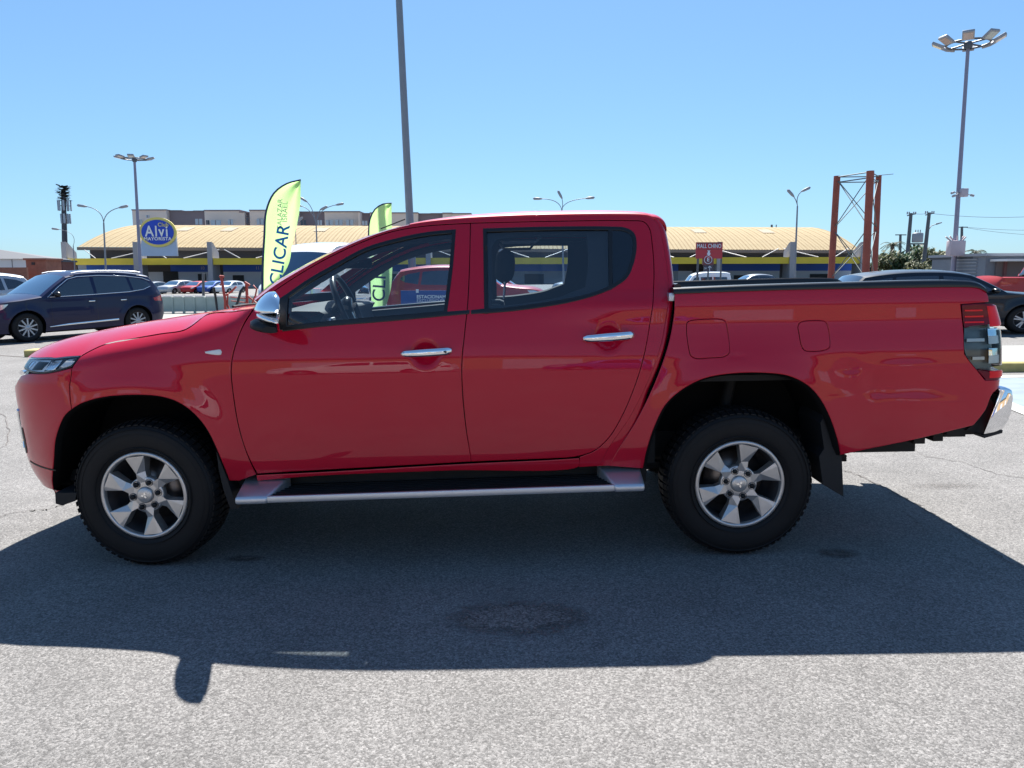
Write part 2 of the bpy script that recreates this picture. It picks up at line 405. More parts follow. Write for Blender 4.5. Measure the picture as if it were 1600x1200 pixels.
def Sbed(uv):
    s, z = uv[:, 0], uv[:, 1]; q = np.maximum(0, s-RX0); ax = np.interp(q, _rs, _rx)*tail(z)/.24; fy = np.interp(q, _rs, _ry)
    x = np.where(s < RX0, s, RX0+ax)
    h = fy*(WB-bed_in(z)+flare(x, z)+ndent(x, z))
    h = h-.02*sstep(2.2, 2.7, x)*fy
    return np.stack([x, -h, z], 1)
def inv(S, px, py, g=None):
    p = un_t(px, py, -.88); uv = np.array([[p[0], p[2]]]) if g is None else np.array([g], float)
    for _ in range(25):
        e = proj_t(S(uv))[0]-[px, py]
        if np.hypot(*e) < .02: break
        J = np.stack([(proj_t(S(uv+[1e-3, 0]))-proj_t(S(uv)))[0], (proj_t(S(uv+[0, 1e-3]))-proj_t(S(uv)))[0]], 1)/1e-3
        try: d = np.linalg.solve(J+1e-6*np.eye(2), e)
        except Exception: break
        L = np.hypot(*d); d *= min(1, .12/max(L, 1e-9)); uv = uv-d
    return uv[0]
def px(S, segs, step=.012, closed=True):
    """an outline given by pixels of the photograph, carried onto the surface S"""
    out = []
    for sg in segs: out.append([p[1:] if p[0] == 'uv' else tuple(inv(S, *p)) for p in sg])
    return path(out, step, closed)

# ---- front door -------------------------------------------------------
door_f = px(Scab, [[(402, 741), (387, 712), (373, 668), (364, 615), (361, 575), (366, 545), (378, 512), (398, 480)], [(406, 471), (440, 446), (500, 409), (560, 380), (610, 362), (660, 353), (735, 348)],
                   [(734, 400), (731, 470), (726, 520), (722, 560), (722, 600), (727, 660), (737, 722)]])
win_f = px(Scab, [[(443, 464), (482, 437), (515, 418), (571, 388), (627, 371.5), (672, 363), (711, 359.5)], [(706, 420), (697, 490)], [(600, 498), (500, 507), (438, 514)]])
tri_f = px(Scab, [[(434, 467), (449, 459)], [(442, 516)], [(436, 500)]])
door_r = px(Scab, [[(736, 722), (727, 660), (722, 600), (722, 560), (726, 520), (731, 470), (734, 400), (735, 348)], [(860, 345), (980, 344), (1006, 346), (1015, 356), (1020, 385), (1022.5, 430), (1020, 480), (1011, 535), (997, 590), (975, 645), (952, 684), (930, 704), (900, 714), (860, 717)]])
win_r = px(Scab, [[(756, 358), (840, 355.5), (952, 355), (978, 357), (990, 365), (993.5, 385), (988, 414), (979, 433), (962, 446), (930, 460), (880, 472), (820, 481), (758, 489)]])
d1, d1f = panel('front_door', door_f, Scab, paint, truck, holes=[win_f], h=.016)
d2, d2f = panel('rear_door', door_r, Scab, paint, truck, holes=[win_r], h=.016)
# window seals: black frames, then panes a little deeper
def ringpoly(q, d): return inset(ccw(q), d)
for q, dn, df, gm in ((win_f, d1, d1f, glass), (win_r, d2, d2f, glass)):
    a, b = panel('window_seal', ringpoly(q, -.004), Scab, satin_blk, (dn, df), holes=[ringpoly(q, .014)], off=.0015, gap=0, drop=.002, lip=.02, h=.05, edge=.003)
gf = px(Scab, [[(443, 464), (515, 418), (571, 388), (627, 371.5), (672, 363), (711, 359.5)], [(697, 490)], [(438, 514)]])
panel('window', ringpoly(gf, .009), Scab, glass, (d1, d1f), off=-.008, gap=0, drop=0, lip=0, h=.06)
bar_px = px(Scab, [[(950, 354), (952, 455)], [(957, 453)], [(957, 354)]])
panel('window', ringpoly(win_r, .012), Scab, glass, (d2, d2f), off=-.008, gap=0, drop=0, lip=0, h=.06)
qtr = px(Scab, [[(953, 355.5), (978, 357.5), (990, 366), (993, 385), (987, 414), (978, 433), (956, 448)]])
panel('quarter_window', ringpoly(qtr, .004), Scab, dglass, (d2, d2f), off=-.004, gap=0, drop=0, lip=0, h=.05)
panel('window_divider', bar_px, Scab, satin_blk, (d2, d2f), off=0.0, gap=0, drop=.001, lip=.01, h=.05, edge=.002)
# black belt moulding below the glass and mirror triangle
belt1 = px(Scab, [[(441, 510), (500, 503), (600, 494.5), (697, 487), (734, 484.5)], [(733.5, 490.5)], [(600, 503), (500, 511), (441, 518)]])
belt2 = px(Scab, [[(736, 484.5), (758, 482)], [(790, 481), (850, 474), (900, 465), (940, 453), (958, 446)], [(962, 447.5), (940, 458), (900, 470.5), (850, 480), (790, 487.5), (736, 491)]])
panel('belt_moulding', belt1, Scab, satin_blk, (d1, d1f), off=.004, gap=0, drop=.003, lip=.006, h=.05)
panel('belt_moulding', belt2, Scab, satin_blk, (d2, d2f), off=.004, gap=0, drop=.003, lip=.006, h=.05)
tri = px(Scab, [[(431, 470), (451, 457.5)], [(448, 514)], [(437, 516)]])
panel('mirror_triangle', tri, Scab, satin_blk, (d1, d1f), off=.003, gap=0, drop=.003, lip=.006, h=.05, edge=.003)

# ---- cab side: A pillar, roof rail and rear pillar in one pressing ------
rail_in = [(735, 348), (660, 353), (610, 362), (560, 380), (500, 409), (440, 446), (406, 471)]
Epx = [(399, 469), (430, 445.5), (465, 424), (500, 404.5), (530, 389.5), (560, 376), (585, 366.5), (610, 358.5), (640, 351.5), (670, 347), (700, 344.3), (740, 341.8), (800, 339.6), (860, 338), (920, 337), (970, 336.8), (1000, 337.2), (1012, 338.5), (1020, 341.5)]
cab_side = px(Scab, [[(735, 348)]+rail_in[1:], [(399, 469)], Epx[1:], [(1022, 343), (1030, 355), (1037, 385), (1042.5, 420), (1045, 450), (1043, 485), (1035, 530), (1014, 592), (984, 652), (950, 702), (937, 728)],
                     [(905, 730)], [(906, 714)], [(930, 704), (952, 684), (975, 645), (997, 590), (1011, 535), (1020, 480), (1022.5, 430), (1020, 385), (1015, 356), (1006, 346), (980, 344), (860, 345)]])
panel('cab_side', cab_side, Scab, paint, truck, gap=.0003, edge=.003, drop=.0006)
sill = px(Scab, [[(400, 743), (500, 738), (737, 724.5), (860, 719), (905, 716)], [(905, 729), (700, 736), (500, 744), (402, 752)]])
panel('sill', sill, Scab, paint, truck, gap=.001, lip=.1)

# ---- roof, windscreen and back of the cab --------------------------------
E = path([[tuple(inv(Scab, *p)) for p in Epx]], .03, closed=False); E3 = Scab(E)
iw = int(np.argmin(abs(E3[:, 0]+.135)))
crown = hermite([-.2, -.05, .2, .5, .8, 1.0, 1.12], [1.70, 1.735, 1.765, 1.778, 1.776, 1.768, 1.752])
def roof_pt(e, c):
    """c from 0 at the near edge to 1 at the centre"""
    t = c*PI/2; z1 = max(crown(e[0]), e[2]+.012); n = 2.35
    return (e[0], e[1]*max(0, math.cos(t))**(2/n), e[2]+(z1-e[2])*math.sin(t)**(2/n)-0)
rows = []
for e in E3[iw:]:
    half = [(e[0], e[1]+.014, e[2]-.02)]+[roof_pt(e, (i/14)**1.3) for i in range(15)]; rows.append(half+[(p[0], -p[1], p[2]) for p in half[-2::-1]])
last = rows[-1]; xr = last[0][0]
for k in range(1, 12):                       # rear roof edge rolls down into the back of the cab
    t = k/8*PI/2; rows.append([(x+.075*math.sin(t), y*(1-.03*math.sin(t)), z-(.055)*(1-math.cos(t))) for x, y, z in last])
MB().grid(rows).build('roof', paint, truck)
wrows = []
for e in E3[:iw+1][::-1]:
    f = (E3[iw][0]-e[0])/(E3[iw][0]-E3[0][0]); bow = .055+.11*f
    wrows.append([(e[0]-bow*(1-c*c)**1.0, e[1]*c, e[2]+(.018+.012*(1-f))*(1-c*c)) for c in np.linspace(1, -1, 25)])
def strip(rows_, j0, j1, i0=0, i1=None): return [r[j0:j1] for r in rows_[i0:i1]]
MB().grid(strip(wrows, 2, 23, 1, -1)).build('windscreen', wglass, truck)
MB().grid(strip(wrows, 0, 3)).build('windscreen_pillar', paint, truck, mirror=True)
MB().grid(wrows[:3]).build('windscreen_header', paint, truck)
bk = path([[tuple(inv(Scab, *p)) for p in [(1022, 343), (1030, 355), (1037, 385), (1042.5, 420), (1045, 450), (1043, 485), (1035, 530), (1014, 592), (984, 652), (950, 702), (937, 728)]]], .03, closed=False); B3 = Scab(bk)
brow = []
for e in B3:
    xb = max(e[0], 1.0); r = []
    for i in range(13):
        t = (i/12)*PI/2; n = 7; r.append((e[0]+(xb+.05-e[0])*math.sin(t)**(2/3.0) if i else e[0], e[1]*math.cos(t)**(2/n) if i < 12 else 0, e[2]))
    brow.append(r+[(p[0], -p[1], p[2]) for p in r[-2::-1]])
MB().grid(brow).build('cab_back', paint, truck)
g = []
for zz in np.linspace(1.30, 1.62, 6):
    wz = .60-.25*(zz-1.3); xz = 1.2-.16*(zz-1.3)-.0; g.append([(xz+.012, yy, zz) for yy in np.linspace(-wz, wz, 9)])
MB().grid(g).build('rear_window', dglass, truck)

# ---- front wing, bumper, bonnet, lamps ---------------------------------
archF = [(88, 778), (83, 730), (87, 683), (101, 649), (126, 631), (161, 621), (212, 617.5), (250, 620), (276, 628), (301, 645), (322, 670), (338, 702), (350, 731), (358, 752)]
hood_cut = [(391, 483), (365, 486), (322, 491.5), (308, 502), (290, 514), (250, 521), (205, 529), (165, 537), (142, 547), (126, 556)]
fender = px(Sfront, [[(401, 742), (387, 712), (373, 668), (364, 615), (361, 575), (366, 545), (378, 512), (396, 481)], [(391, 482)], hood_cut[1:], [(112, 574)], [(109, 595), (111, 640)], archF[4:], [(374, 752)]])
panel('front_wing', fender, Sfront, paint, truck, lip=.035)
tipuv = lambda p, g=None: tuple(inv(Sfront, *p, g))
cL = -(_fs[-1])+NX0            # s of the centre line
hl_top = [tipuv((126, 556)), tipuv((105, 557.5)), tipuv((85, 559.5)), (-1.99, 1.064), (-2.10, 1.058), (-2.22, 1.052)]
hl_bot = [(-2.22, 1.005), (-2.10, .995), (-2.00, .992), tipuv((75, 582)), tipuv((98, 577)), tipuv((112, 572))]
lampgrey.node_tree.nodes['Principled BSDF'].inputs['Base Color'].default_value = (.80, .82, .84, 1)
lamp = path([[p for p in hl_top], [hl_bot[0]], hl_bot[1:]], .012)
panel('headlight', lamp, Sfront, clear, truck, off=.002, gap=.001, drop=.002, lip=.0, h=.04)
hb = panel('headlight_housing', lamp, Sfront, lampw, truck, off=-.010, gap=.004, drop=0, lip=.03, h=.04)
lb = MB()
for s0, s1, z0, z1 in ((-1.83, -1.80, 1.02, 1.06), (-1.90, -1.87, 1.01, 1.06), (-1.98, -1.955, 1.0, 1.06)):
    a = Sfront(np.array([[s0, z0], [s1, z0+.01], [s1+.02, z1], [s0+.02, z1]])); c = a+np.array([.0, .04, 0]); lb.add(list(a+[0, .004, 0])+list(c), [(0,1,2,3),(0,4,5,1),(1,5,6,2),(2,6,7,3),(3,7,4,0)])
lb.build('lamp_fin', satin_blk, hb, mirror=True, kind='stuff')
for s0, s1, z0, z1, mm in ((-1.885, -1.815, 1.022, 1.062, white_pl), (-1.985, -1.915, 1.003, 1.052, lampgrey), (-2.10, -2.01, 1.003, 1.048, mudf), (-2.19, -2.15, 1.005, 1.045, chrome)):
    panel('reflector', path([[(s0, z0), (s1, z0+.006)], [(s1+.03, z1)], [(s0+.03, z1)]], .01), Sfront, mm, hb, off=-.004, gap=0, drop=.004, lip=.01, edge=.004, h=.02)
seam = path([hl_top, [hl_bot[0]], hl_bot[1:]], .012)
panel('headlight_seal', inset(ccw(seam), -.003), Sfront, satin_blk, truck, holes=[inset(ccw(seam), .005)], off=.0, gap=0, drop=.001, lip=.02, edge=.002, h=.05)
# bumper wraps round to the centre line
bump_o = path([[tipuv((111, 640)), tipuv((109, 595)), tipuv((112, 574))], [tipuv((98, 578)), tipuv((75, 583)), (-2.00, .989), (-2.10, .985), (-2.20, .97)], [(-2.24, .93), (-2.33, .90)], [(-2.36, .70), (-2.30, .60)], [(cL+.001, .60)], [(cL+.001, .36)],
               [(-2.1, .36), (-1.98, .365), tipuv((88, 778))], [tipuv((83, 730)), tipuv((87, 683)), tipuv((101, 649)), tipuv((111, 640))]], .014)
panel('front_bumper', bump_o, Sfront, paint, truck, lip=.04, gap=.0015)
gr = path([[(-2.24, .93), (-2.22, 1.0)], [(-2.22, 1.05)], [(cL+.001, 1.05)], [(cL+.001, .60)], [(-2.30, .60)], [(-2.36, .70)], [(-2.33, .90)]], .02)
panel('grille', gr, Sfront, satin_blk, truck, off=-.03, h=.05, lip=0, drop=0)
gb = MB()
for z0 in (.95, .88, .81):
    P = Sfront(np.array([[s, z0] for s in np.linspace(-2.50, cL, 8)])); P = [tuple(p) for p in P]; MB().tube(P+[(x, -y, z) for x, y, z in P[-2::-1]], .012, 6).build('grille_bar', chrome, truck)
# chrome blade beside the grille
P = Sfront(np.array([[-2.27-.10*math.sin(k), z] for k, z in zip(np.linspace(0, 2.2, 9), np.linspace(.78, .56, 9))]))
MB().tube([tuple(p) for p in P], .010, 6).build('chrome_blade', chrome, truck, mirror=True)
gv = path([[(-2.22, .515), (-2.05, .505), (-1.95, .500)], [(-1.95, .492)], [(-2.05, .496), (-2.22, .505)]], .01)
panel('bumper_groove', gv, Sfront, black_pl, truck, off=.0015, gap=0, drop=0, lip=0, edge=.002, h=.03)
fog = path([[(-2.30, .66), (-2.24, .69), (-2.22, .63)], [(-2.23, .56), (-2.29, .54)]], .01)
panel('bumper_recess', fog, Sfront, black_pl, truck, off=.002, gap=0, drop=0, lip=0, edge=.003, h=.03)
# bonnet
hc = path([[tuple(inv(Sfront, *p)) for p in hood_cut], [hl_top[2], hl_top[3], hl_top[4], (-2.24, 1.05), (-2.36, 1.045), (cL, 1.045)]], .03, closed=False)
H3 = Sfront(hc); zc = hermite([-2.36, -2.30, -2.24, -2.15, -2.0, -1.8, -1.6, -1.3, -1.0, -.8], [1.03, 1.065, 1.092, 1.12, 1.155, 1.192, 1.222, 1.262, 1.298, 1.315])
hr = []
for e in H3:
    r = []; p = 4.0
    for i in range(17):
        c = 1-(i/16)**1.25; zz = max(float(zc(e[0])), e[2]+.003)
        r.append((e[0], e[1]*c, e[2]+(zz-e[2])*(1-c**p)))
    hr.append(r+[(q[0], -q[1], q[2]) for q in r[-2::-1]])
MB().grid(hr).build('bonnet', paint, truck)
# cowl with wiper
cw = []
for c in np.linspace(1, -1, 21):
    y = c*(-E3[0][1]); z1 = H3[0][2]+(float(zc(H3[0][0]))-H3[0][2])*(1-abs(c)**4)
    cw.append([(H3[0][0]-.02, y, z1-.012), (E3[0][0]-.0-.1*(1-c*c), y, z1-.02), (E3[0][0]+.06-.12*(1-c*c), y, E3[0][2]+.0)])
MB().grid(cw).build('cowl', black_pl, truck)
for y0 in (-.28, .38):
    w = MB(); w.tube([(-1.13, y0+.27, 1.287), (-1.115, y0, 1.293), (-1.10, y0-.27, 1.293)], .007, 6); w.build('wiper', black_pl, truck)
# side repeater
rep = px(Sfront, [[(320, 549.5), (332, 547.5), (345, 546.5), (346.5, 550), (345.5, 554), (332, 554), (321, 552)]])
panel('side_repeater', rep, Sfront, white_pl, truck, off=.006, gap=0, drop=.006, lip=0, edge=.005, h=.01)

# ---- load bed -----------------------------------------------------------
archR = [(1005, 733), (1011, 704), (1023, 667), (1041, 632), (1068, 608), (1100, 592), (1140, 584.5), (1193, 583), (1233, 588), (1263, 603), (1282, 624), (1297, 653), (1308, 686), (1313, 712)]
tl_l = [(1502, 476), (1506, 511), (1508, 553), (1540, 594)]
cR = _rs[-1]+RX0
TL = [tuple(inv(Sbed, *p)) for p in tl_l]
s_r = RX0+.40                                     # lamp goes round the corner to here
bedp = path([[tuple(inv(Sbed, *p)) for p in [(951, 729), (964, 705), (995, 655), (1024, 595), (1046, 530), (1053, 490), (1053.5, 456)]], [tuple(inv(Sbed, *p)) for p in [(1200, 452), (1400, 448), (1515, 447)]],
             [tuple(inv(Sbed, *p)) for p in [(1530, 449), (1541, 455), (1545, 464), (1546, 472)]], [TL[0]], [TL[1], TL[2]], [TL[3]], [(TL[3][0]+.10, TL[3][1])], [(s_r, TL[3][1])], [(s_r, .80)], [tuple(inv(Sbed, *p)) for p in [(1555, 612), (1540, 642), (1522, 665)]],
             [tuple(inv(Sbed, *p)) for p in [(1420, 689.5), (1313, 712)]], [tuple(inv(Sbed, *p)) for p in archR[::-1][1:]]], .014)
fuel = px(Sbed, [[(1073, 510), (1074, 504), (1080, 501), (1100, 499), (1125, 499), (1133, 502), (1136, 512), (1140, 540), (1139, 552), (1132, 557), (1110, 559), (1088, 560), (1080, 556), (1076, 542), (1073, 520)]])
fuel2 = px(Sbed, [[(1247, 512), (1249, 505), (1257, 502), (1280, 501), (1290, 503), (1294, 512), (1297, 535), (1296, 543), (1288, 547), (1268, 549), (1257, 547), (1252, 538), (1249, 522)]])
bs, bsf = panel('bed_side', bedp, Sbed, paint, truck, holes=[fuel, fuel2], hole_gap=.0012, lip=.04)
for q in (fuel, fuel2): panel('fuel_door', q, Sbed, paint, (bs, bsf), gap=.0012, edge=.003, drop=.002, lip=.01, h=.02)
upk = [tuple(inv(Sbed, *p)) for p in [(1546, 472), (1551, 472.5)]]
lampR = path([[TL[0], (TL[0][0]+.10, TL[0][1]+.005), (s_r, TL[0][1]-.02)], [(s_r, TL[3][1])], [TL[3]], [TL[2], TL[1]]], .012)
zs = [TL[0][1]+.01, float(inv(Sbed, 1530, 512)[1]), float(inv(Sbed, 1530, 578)[1]), TL[3][1]-.01]
def clip_z(poly, z0, z1):
    out = []
    P = list(poly)
    for lim, sg in ((z0, 1), (z1, -1)):
        Q = []
        for i in range(len(P)):
            a, b = np.array(P[i]), np.array(P[(i+1) % len(P)]); ia = sg*(a[1]-lim) >= 0; ib = sg*(b[1]-lim) >= 0
            if ia: Q.append(a)
            if ia != ib: t = (lim-a[1])/(b[1]-a[1]); Q.append(a+(b-a)*t)
        P = Q
    return np.array(P)
tl0, tl0f = panel('tail_light', lampR, Sbed, mat('lamp_bowl', (.14, .16, .16), rough=.3, metal=.3, noise=.6, nscale=14), truck, off=-.04, gap=.001, lip=0, drop=0, h=.03)
panel('red_lens', clip_z(lampR, zs[1], zs[0]), Sbed, darkred, (tl0, tl0f), off=.004, gap=.001, drop=.003, lip=.02, h=.02)
panel('clear_lens', clip_z(lampR, zs[2], zs[1]), Sbed, glass_mat('smoked_lens', (.80, .88, .90), 1.25), (tl0, tl0f), off=.004, gap=.0005, drop=.002, lip=.02, h=.02)
panel('lower_lens', clip_z(lampR, zs[3], zs[2]), Sbed, darkred, (tl0, tl0f), off=.004, gap=.001, drop=.003, lip=.02, h=.02)
cs = float(inv(Sbed, 1552, 530)[0])
def rect_uv(s0, s1, z0, z1): return path([[(s0, z0), (s1, z0)], [(s1, z1)], [(s0, z1)]], .008)
panel('bright_red_lens', rect_uv(cs-.016, cs+.075, zs[1]+.004, zs[0]-.018), Sbed, redlens, (tl0, tl0f), off=.009, gap=0, drop=.006, lip=0, edge=.005, h=.02)
panel('lower_red_lens', rect_uv(cs-.02, cs+.075, zs[3]+.02, zs[2]-.006), Sbed, redlens, (tl0, tl0f), off=.009, gap=0, drop=.006, lip=0, edge=.005, h=.02)
for pz in (485, 494.5, 503.5):
    zz = float(inv(Sbed, 1520, pz)[1]); s0 = float(inv(Sbed, 1506, pz)[0]); panel('red_bar', rect_uv(s0, s0+.10, zz-.004, zz+.004), Sbed, redlens, (tl0, tl0f), off=.0065, gap=0, drop=0, lip=0, edge=.002, h=.02)
for pz, x0, x1 in ((531, 1513, 1541), (560, 1522, 1541)):
    zz = float(inv(Sbed, 1530, pz)[1]); s0 = float(inv(Sbed, x0, pz)[0]); s1 = float(inv(Sbed, x1, pz)[0]); panel('reflector_bar', rect_uv(s0, s1, zz-.008, zz+.008), Sbed, white_pl, (tl0, tl0f), off=-.012, gap=0, drop=0, lip=.01, edge=.002, h=.02)
for pz in (519, 531, 550, 562):
    zz = float(inv(Sbed, 1552, pz)[1]); panel('reversing_lamp', rect_uv(cs-.02, cs+.12, zz-.019, zz+.019), Sbed, white_pl if pz in (531, 562) else chrome, (tl0, tl0f), off=-.008, gap=0, drop=0, lip=.01, edge=.002, h=.02)
# tailgate, inner walls, floor
tg = path([[(s_r+.004, .66), (s_r+.004, 1.30)], [(cR-.001, 1.30)], [(cR-.001, .66)]], .03)
panel('tailgate', tg, Sbed, paint, truck, h=.05, lip=.03)
cap_o = [tuple(inv(Sbed, *p)) for p in [(1052, 457.5), (1200, 452), (1400, 448), (1515, 447), (1530, 449), (1541, 455)]]
C3 = Sbed(path([cap_o], .03, closed=False)); rl = []
toppx = hermite([1052, 1180, 1300, 1480, 1515, 1531, 1543], [450, 445, 441.5, 437.5, 438.5, 442.5, 452])
for p in C3:
    q = proj_t(p); zt = un_t(q[0], float(toppx(q[0])), p[1]+.005)[2]; zt = max(zt, p[2]+.004)
    y = p[1]; rl.append([(p[0], y-.008, p[2]-.006), (p[0], y-.010, p[2]+(zt-p[2])*.5), (p[0], y-.004, zt-.006), (p[0], y+.004, zt), (p[0], y+.075, zt+.001), (p[0], y+.085, zt-.02), (p[0], y+.085, zt-.09)])
MB().grid([r for r in rl]).add(rl[0], [tuple(range(7))]).add(rl[-1], [tuple(range(6, -1, -1))]).build('bed_rail_cap', satin_blk, truck, mirror=True)
ib = MB()
ib.box((1.20, -.76, .88), (2.72, .76, .91)); ib.box((1.20, -.80, .96), (2.72, -.77, 1.31)); ib.box((1.20, .77, .96), (2.72, .80, 1.31)); ib.box((1.195, -.80, .88), (1.235, .80, 1.335)); ib.box((2.69, -.78, .88), (2.73, .78, 1.30))
ib.build('bed_liner', black_pl, truck)
MB().tube([(1.19, y, 1.36) for y in (-.80, -.4, 0, .4, .80)], .018, 8).build('front_bed_rail', satin_blk, truck)
cq = un_t(1047.5, 464, -.84)
MB().box((cq[0]-.012, -.86, cq[2]-.02), (cq[0]+.022, -.80, cq[2]+.02)).build('rail_clamp', alu, truck, bevel=.005, mirror=True)
# dark wall behind the gap between cab and bed
MB().box((.80, -.72, .45), (1.10, .72, 1.15)).build('cab_floor_box', shaft, truck)
bl = MB()
gp = [(1048, 465), (1046, 500), (1038, 545), (1015, 605), (985, 665), (945, 728)]
for a, b in zip(gp[:-1], gp[1:]):
    p, q = un_t(*a, -.82), un_t(*b, -.82); bl.add([p+[-.05, 0, 0], p+[.05, 0, 0], q+[.05, 0, 0], q+[-.05, 0, 0]], [(0, 1, 2, 3)])
bl.build('gap_shroud', shaft, truck, mirror=True)

# ---- rear bumper --------------------------------------------------------
def xz(pxs, Y=-.86): return [tuple(un_t(*q, Y)[[0, 2]]) for q in pxs]
M = MB(); M.extrude_poly(xz([(1559, 607), (1572, 605), (1583, 609), (1584.5, 622), (1582, 644), (1576.5, 658), (1568, 672), (1553, 676.5), (1536, 680), (1549, 648), (1563, 614)]), -.86, .86, lambda u, v, d: (u, d, v)); M.build('rear_bumper', chrome, truck, bevel=.012)
M = MB(); M.extrude_poly(xz([(1536, 680.5), (1568, 672.5), (1567, 677), (1539, 685)]), -.855, .855, lambda u, v, d: (u, d, v)); M.build('bumper_lower', mudf, truck)
MB().box((2.58, -.78, .585), (2.74, .78, .78)).build('bumper_bracket', shaft, truck)
ss = MB()
poly = [un_t(*p, -.80) for p in [(1556, 612), (1562, 640), (1535, 680), (1510, 672), (1530, 655)]]
ss.extrude_poly([(p[0], p[2]) for p in poly], 0, .1, lambda u, v, d: (u, -.80+d, v)); ss.build('bumper_stay', shaft, truck, mirror=True)
for a, b in (((1425, 688), (1442, 692)), ((1455, 682), (1470, 688)), ((1472, 676), (1505, 681))):
    p, q = un_t(*a, -.6), un_t(*b, -.6); MB().box((p[0], -.62, q[2]), (q[0], -.5, p[2]+.05)).build('hanger_bracket', shaft, truck)

# ---- running board -------------------------------------------------------
def stp(px_, py_, Y=-.98): p = un_t(px_, py_, Y); return p[0], p[2]
xf, zf = stp(371, 780); xr_, zr = stp(1004, 759)
def board(x0, x1, y0, y1, dz0, dz1):
    f = lambda x: zf+(zr-zf)*(x-xf)/(xr_-xf)
    return [(x0, y0, f(x0)+dz0), (x1, y0, f(x1)+dz0), (x1, y1, f(x1)+dz0), (x0, y1, f(x0)+dz0), (x0, y0, f(x0)+dz1), (x1, y0, f(x1)+dz1), (x1, y1, f(x1)+dz1+.0), (x0, y1, f(x0)+dz1)]
BF = [(0,3,2,1),(4,5,6,7),(0,1,5,4),(1,2,6,5),(2,3,7,6),(3,0,4,7)]
x_c1 = stp(418, 780)[0]; x_c2 = stp(960, 759)[0]
sb = MB().add(board(xf+.02, xr_-.02, -.975, -.72, -.018, .008), BF).build('running_board', satin_blk, truck, bevel=.006, mirror=True)
tr = MB()
for k in range(6): tr.add(board(x_c1+.02, x_c2-.02, -.955+.032*k, -.945+.032*k, .008, .012), BF)
tr.build('tread_strip', black_pl, sb, mirror=True, kind='stuff')
MB().add(board(x_c1, x_c2, -.992, -.974, -.022, .012), BF).build('trim_strip', alu, sb, bevel=.006, mirror=True)
for a, b, sl in ((xf-.01, x_c1, .07), (x_c2, xr_+.01, -.07)):
    v = board(a, b, -.995, -.80, -.026, .010); v = [list(p) for p in v]
    for i in (2, 3, 6, 7):                       # inner edge runs back on the slant
        if (sl > 0 and i in (2, 6)): v[i][0] += sl
        if (sl < 0 and i in (3, 7)): v[i][0] += sl
    for i in (6, 7): v[i][2] += .065
    MB().add(v, BF).build('end_cap', alu, sb, bevel=.012, mirror=True)
for x in (-.75, 0, .75): MB().bar((x, -.8, .36), (x, -.5, .42), .05, .03).build('board_bracket', shaft, truck, mirror=True)

# ---- wheel wells, flaps, chassis ------------------------------------------
for xc, zc_, r, poly in ((-1.5, .40, .50, archF), (1.5, .44, .51, archR)):
    S_ = Sfront if xc < 0 else Sbed
    A = S_(path([[tuple(inv(S_, *p)) for p in poly]], .03, closed=False))
    MB().grid([[tuple(p+[0, .004, 0]), (p[0]+(xc-p[0])*.04, p[1]+.035, p[2]+(.4-p[2])*.02), (p[0]+(xc-p[0])*.02, p[1]+.05, p[2]), (p[0], -.40, p[2])] for p in A]).build('wheel_arch_liner', liner_m, truck, mirror=True)
    b = MB(); n = len(A); b.add([(p[0], -.42, p[2]) for p in A]+[(xc, -.42, .5)], [(i, i+1, n) for i in range(n-1)]); b.build('inner_wing', liner_m, truck, mirror=True)
ch = MB(); ch.box((-2.0, -.40, .5), (-1.05, .40, .98)); ch.box((-1.95, -.45, .42), (2.6, -.35, .56)); ch.box((-1.95, .35, .42), (2.6, .45, .56)); ch.box((-1.12, -.76, .365), (1.05, .76, .52)); ch.tube([(1.5, -.72, .37), (1.5, .72, .37)], .05, 10)  # engine-bay box added and floor box extended to block stray sun
ch.tube([(-1.5, -.72, .36), (-1.5, .72, .36)], .03, 8); ch.lathe([(0.01, -.15), (.12, -.13), (.15, 0), (.12, .13), (.01, .15)], 14, 'y', (1.5, .0, .37)); ch.box((-1.1, -.3, .30), (-.3, .3, .5)); ch.tube([(-.3, .1, .38), (1.5, 0, .38)], .04, 8)
ch.box((-2.02, -.6, .38), (-1.95, .6, .44)); ch.build('chassis', shaft, truck, kind='stuff')
lf = MB()
for k in range(3): lf.bar((.95, -.58, .42-.012*k), (2.15, -.58, .44-.012*k), .06, .01)
lf.tube([(1.42, -.62, .38), (1.55, -.5, .85)], .03, 8); lf.build('leaf_spring', shaft, truck, mirror=True, kind='stuff')
fl = MB()
p = [un_t(*q, -.86) for q in [(1291, 640), (1302, 660), (1313, 705), (1316, 775), (1284, 756), (1278, 712), (1286, 700), (1280, 660)]]
fl.extrude_poly([(q[0], q[2]) for q in p], 0, .30, lambda u, v, d: (u+.0*d, -.875+d, v)); 
fl.build('mud_flap', mudf, truck, mirror=True)
fl = MB(); p = [un_t(*q, -.88) for q in [(338, 705), (350, 735), (364, 775), (371, 795), (360, 795), (349, 765), (342, 735)]]
fl.extrude_poly([(q[0], q[2]) for q in p], 0, .10, lambda u, v, d: (u, -.88+d, v)); fl.build('mud_flap', mudf, truck, mirror=True)
p = [un_t(*q, -.86) for q in [(86, 770), (87, 787), (97, 790), (117, 783), (120, 770)]]
fl = MB(); fl.extrude_poly([(q[0], q[2]) for q in p], 0, .25, lambda u, v, d: (u, -.86+d, v)); fl.build('air_deflector', mudf, truck, mirror=True)
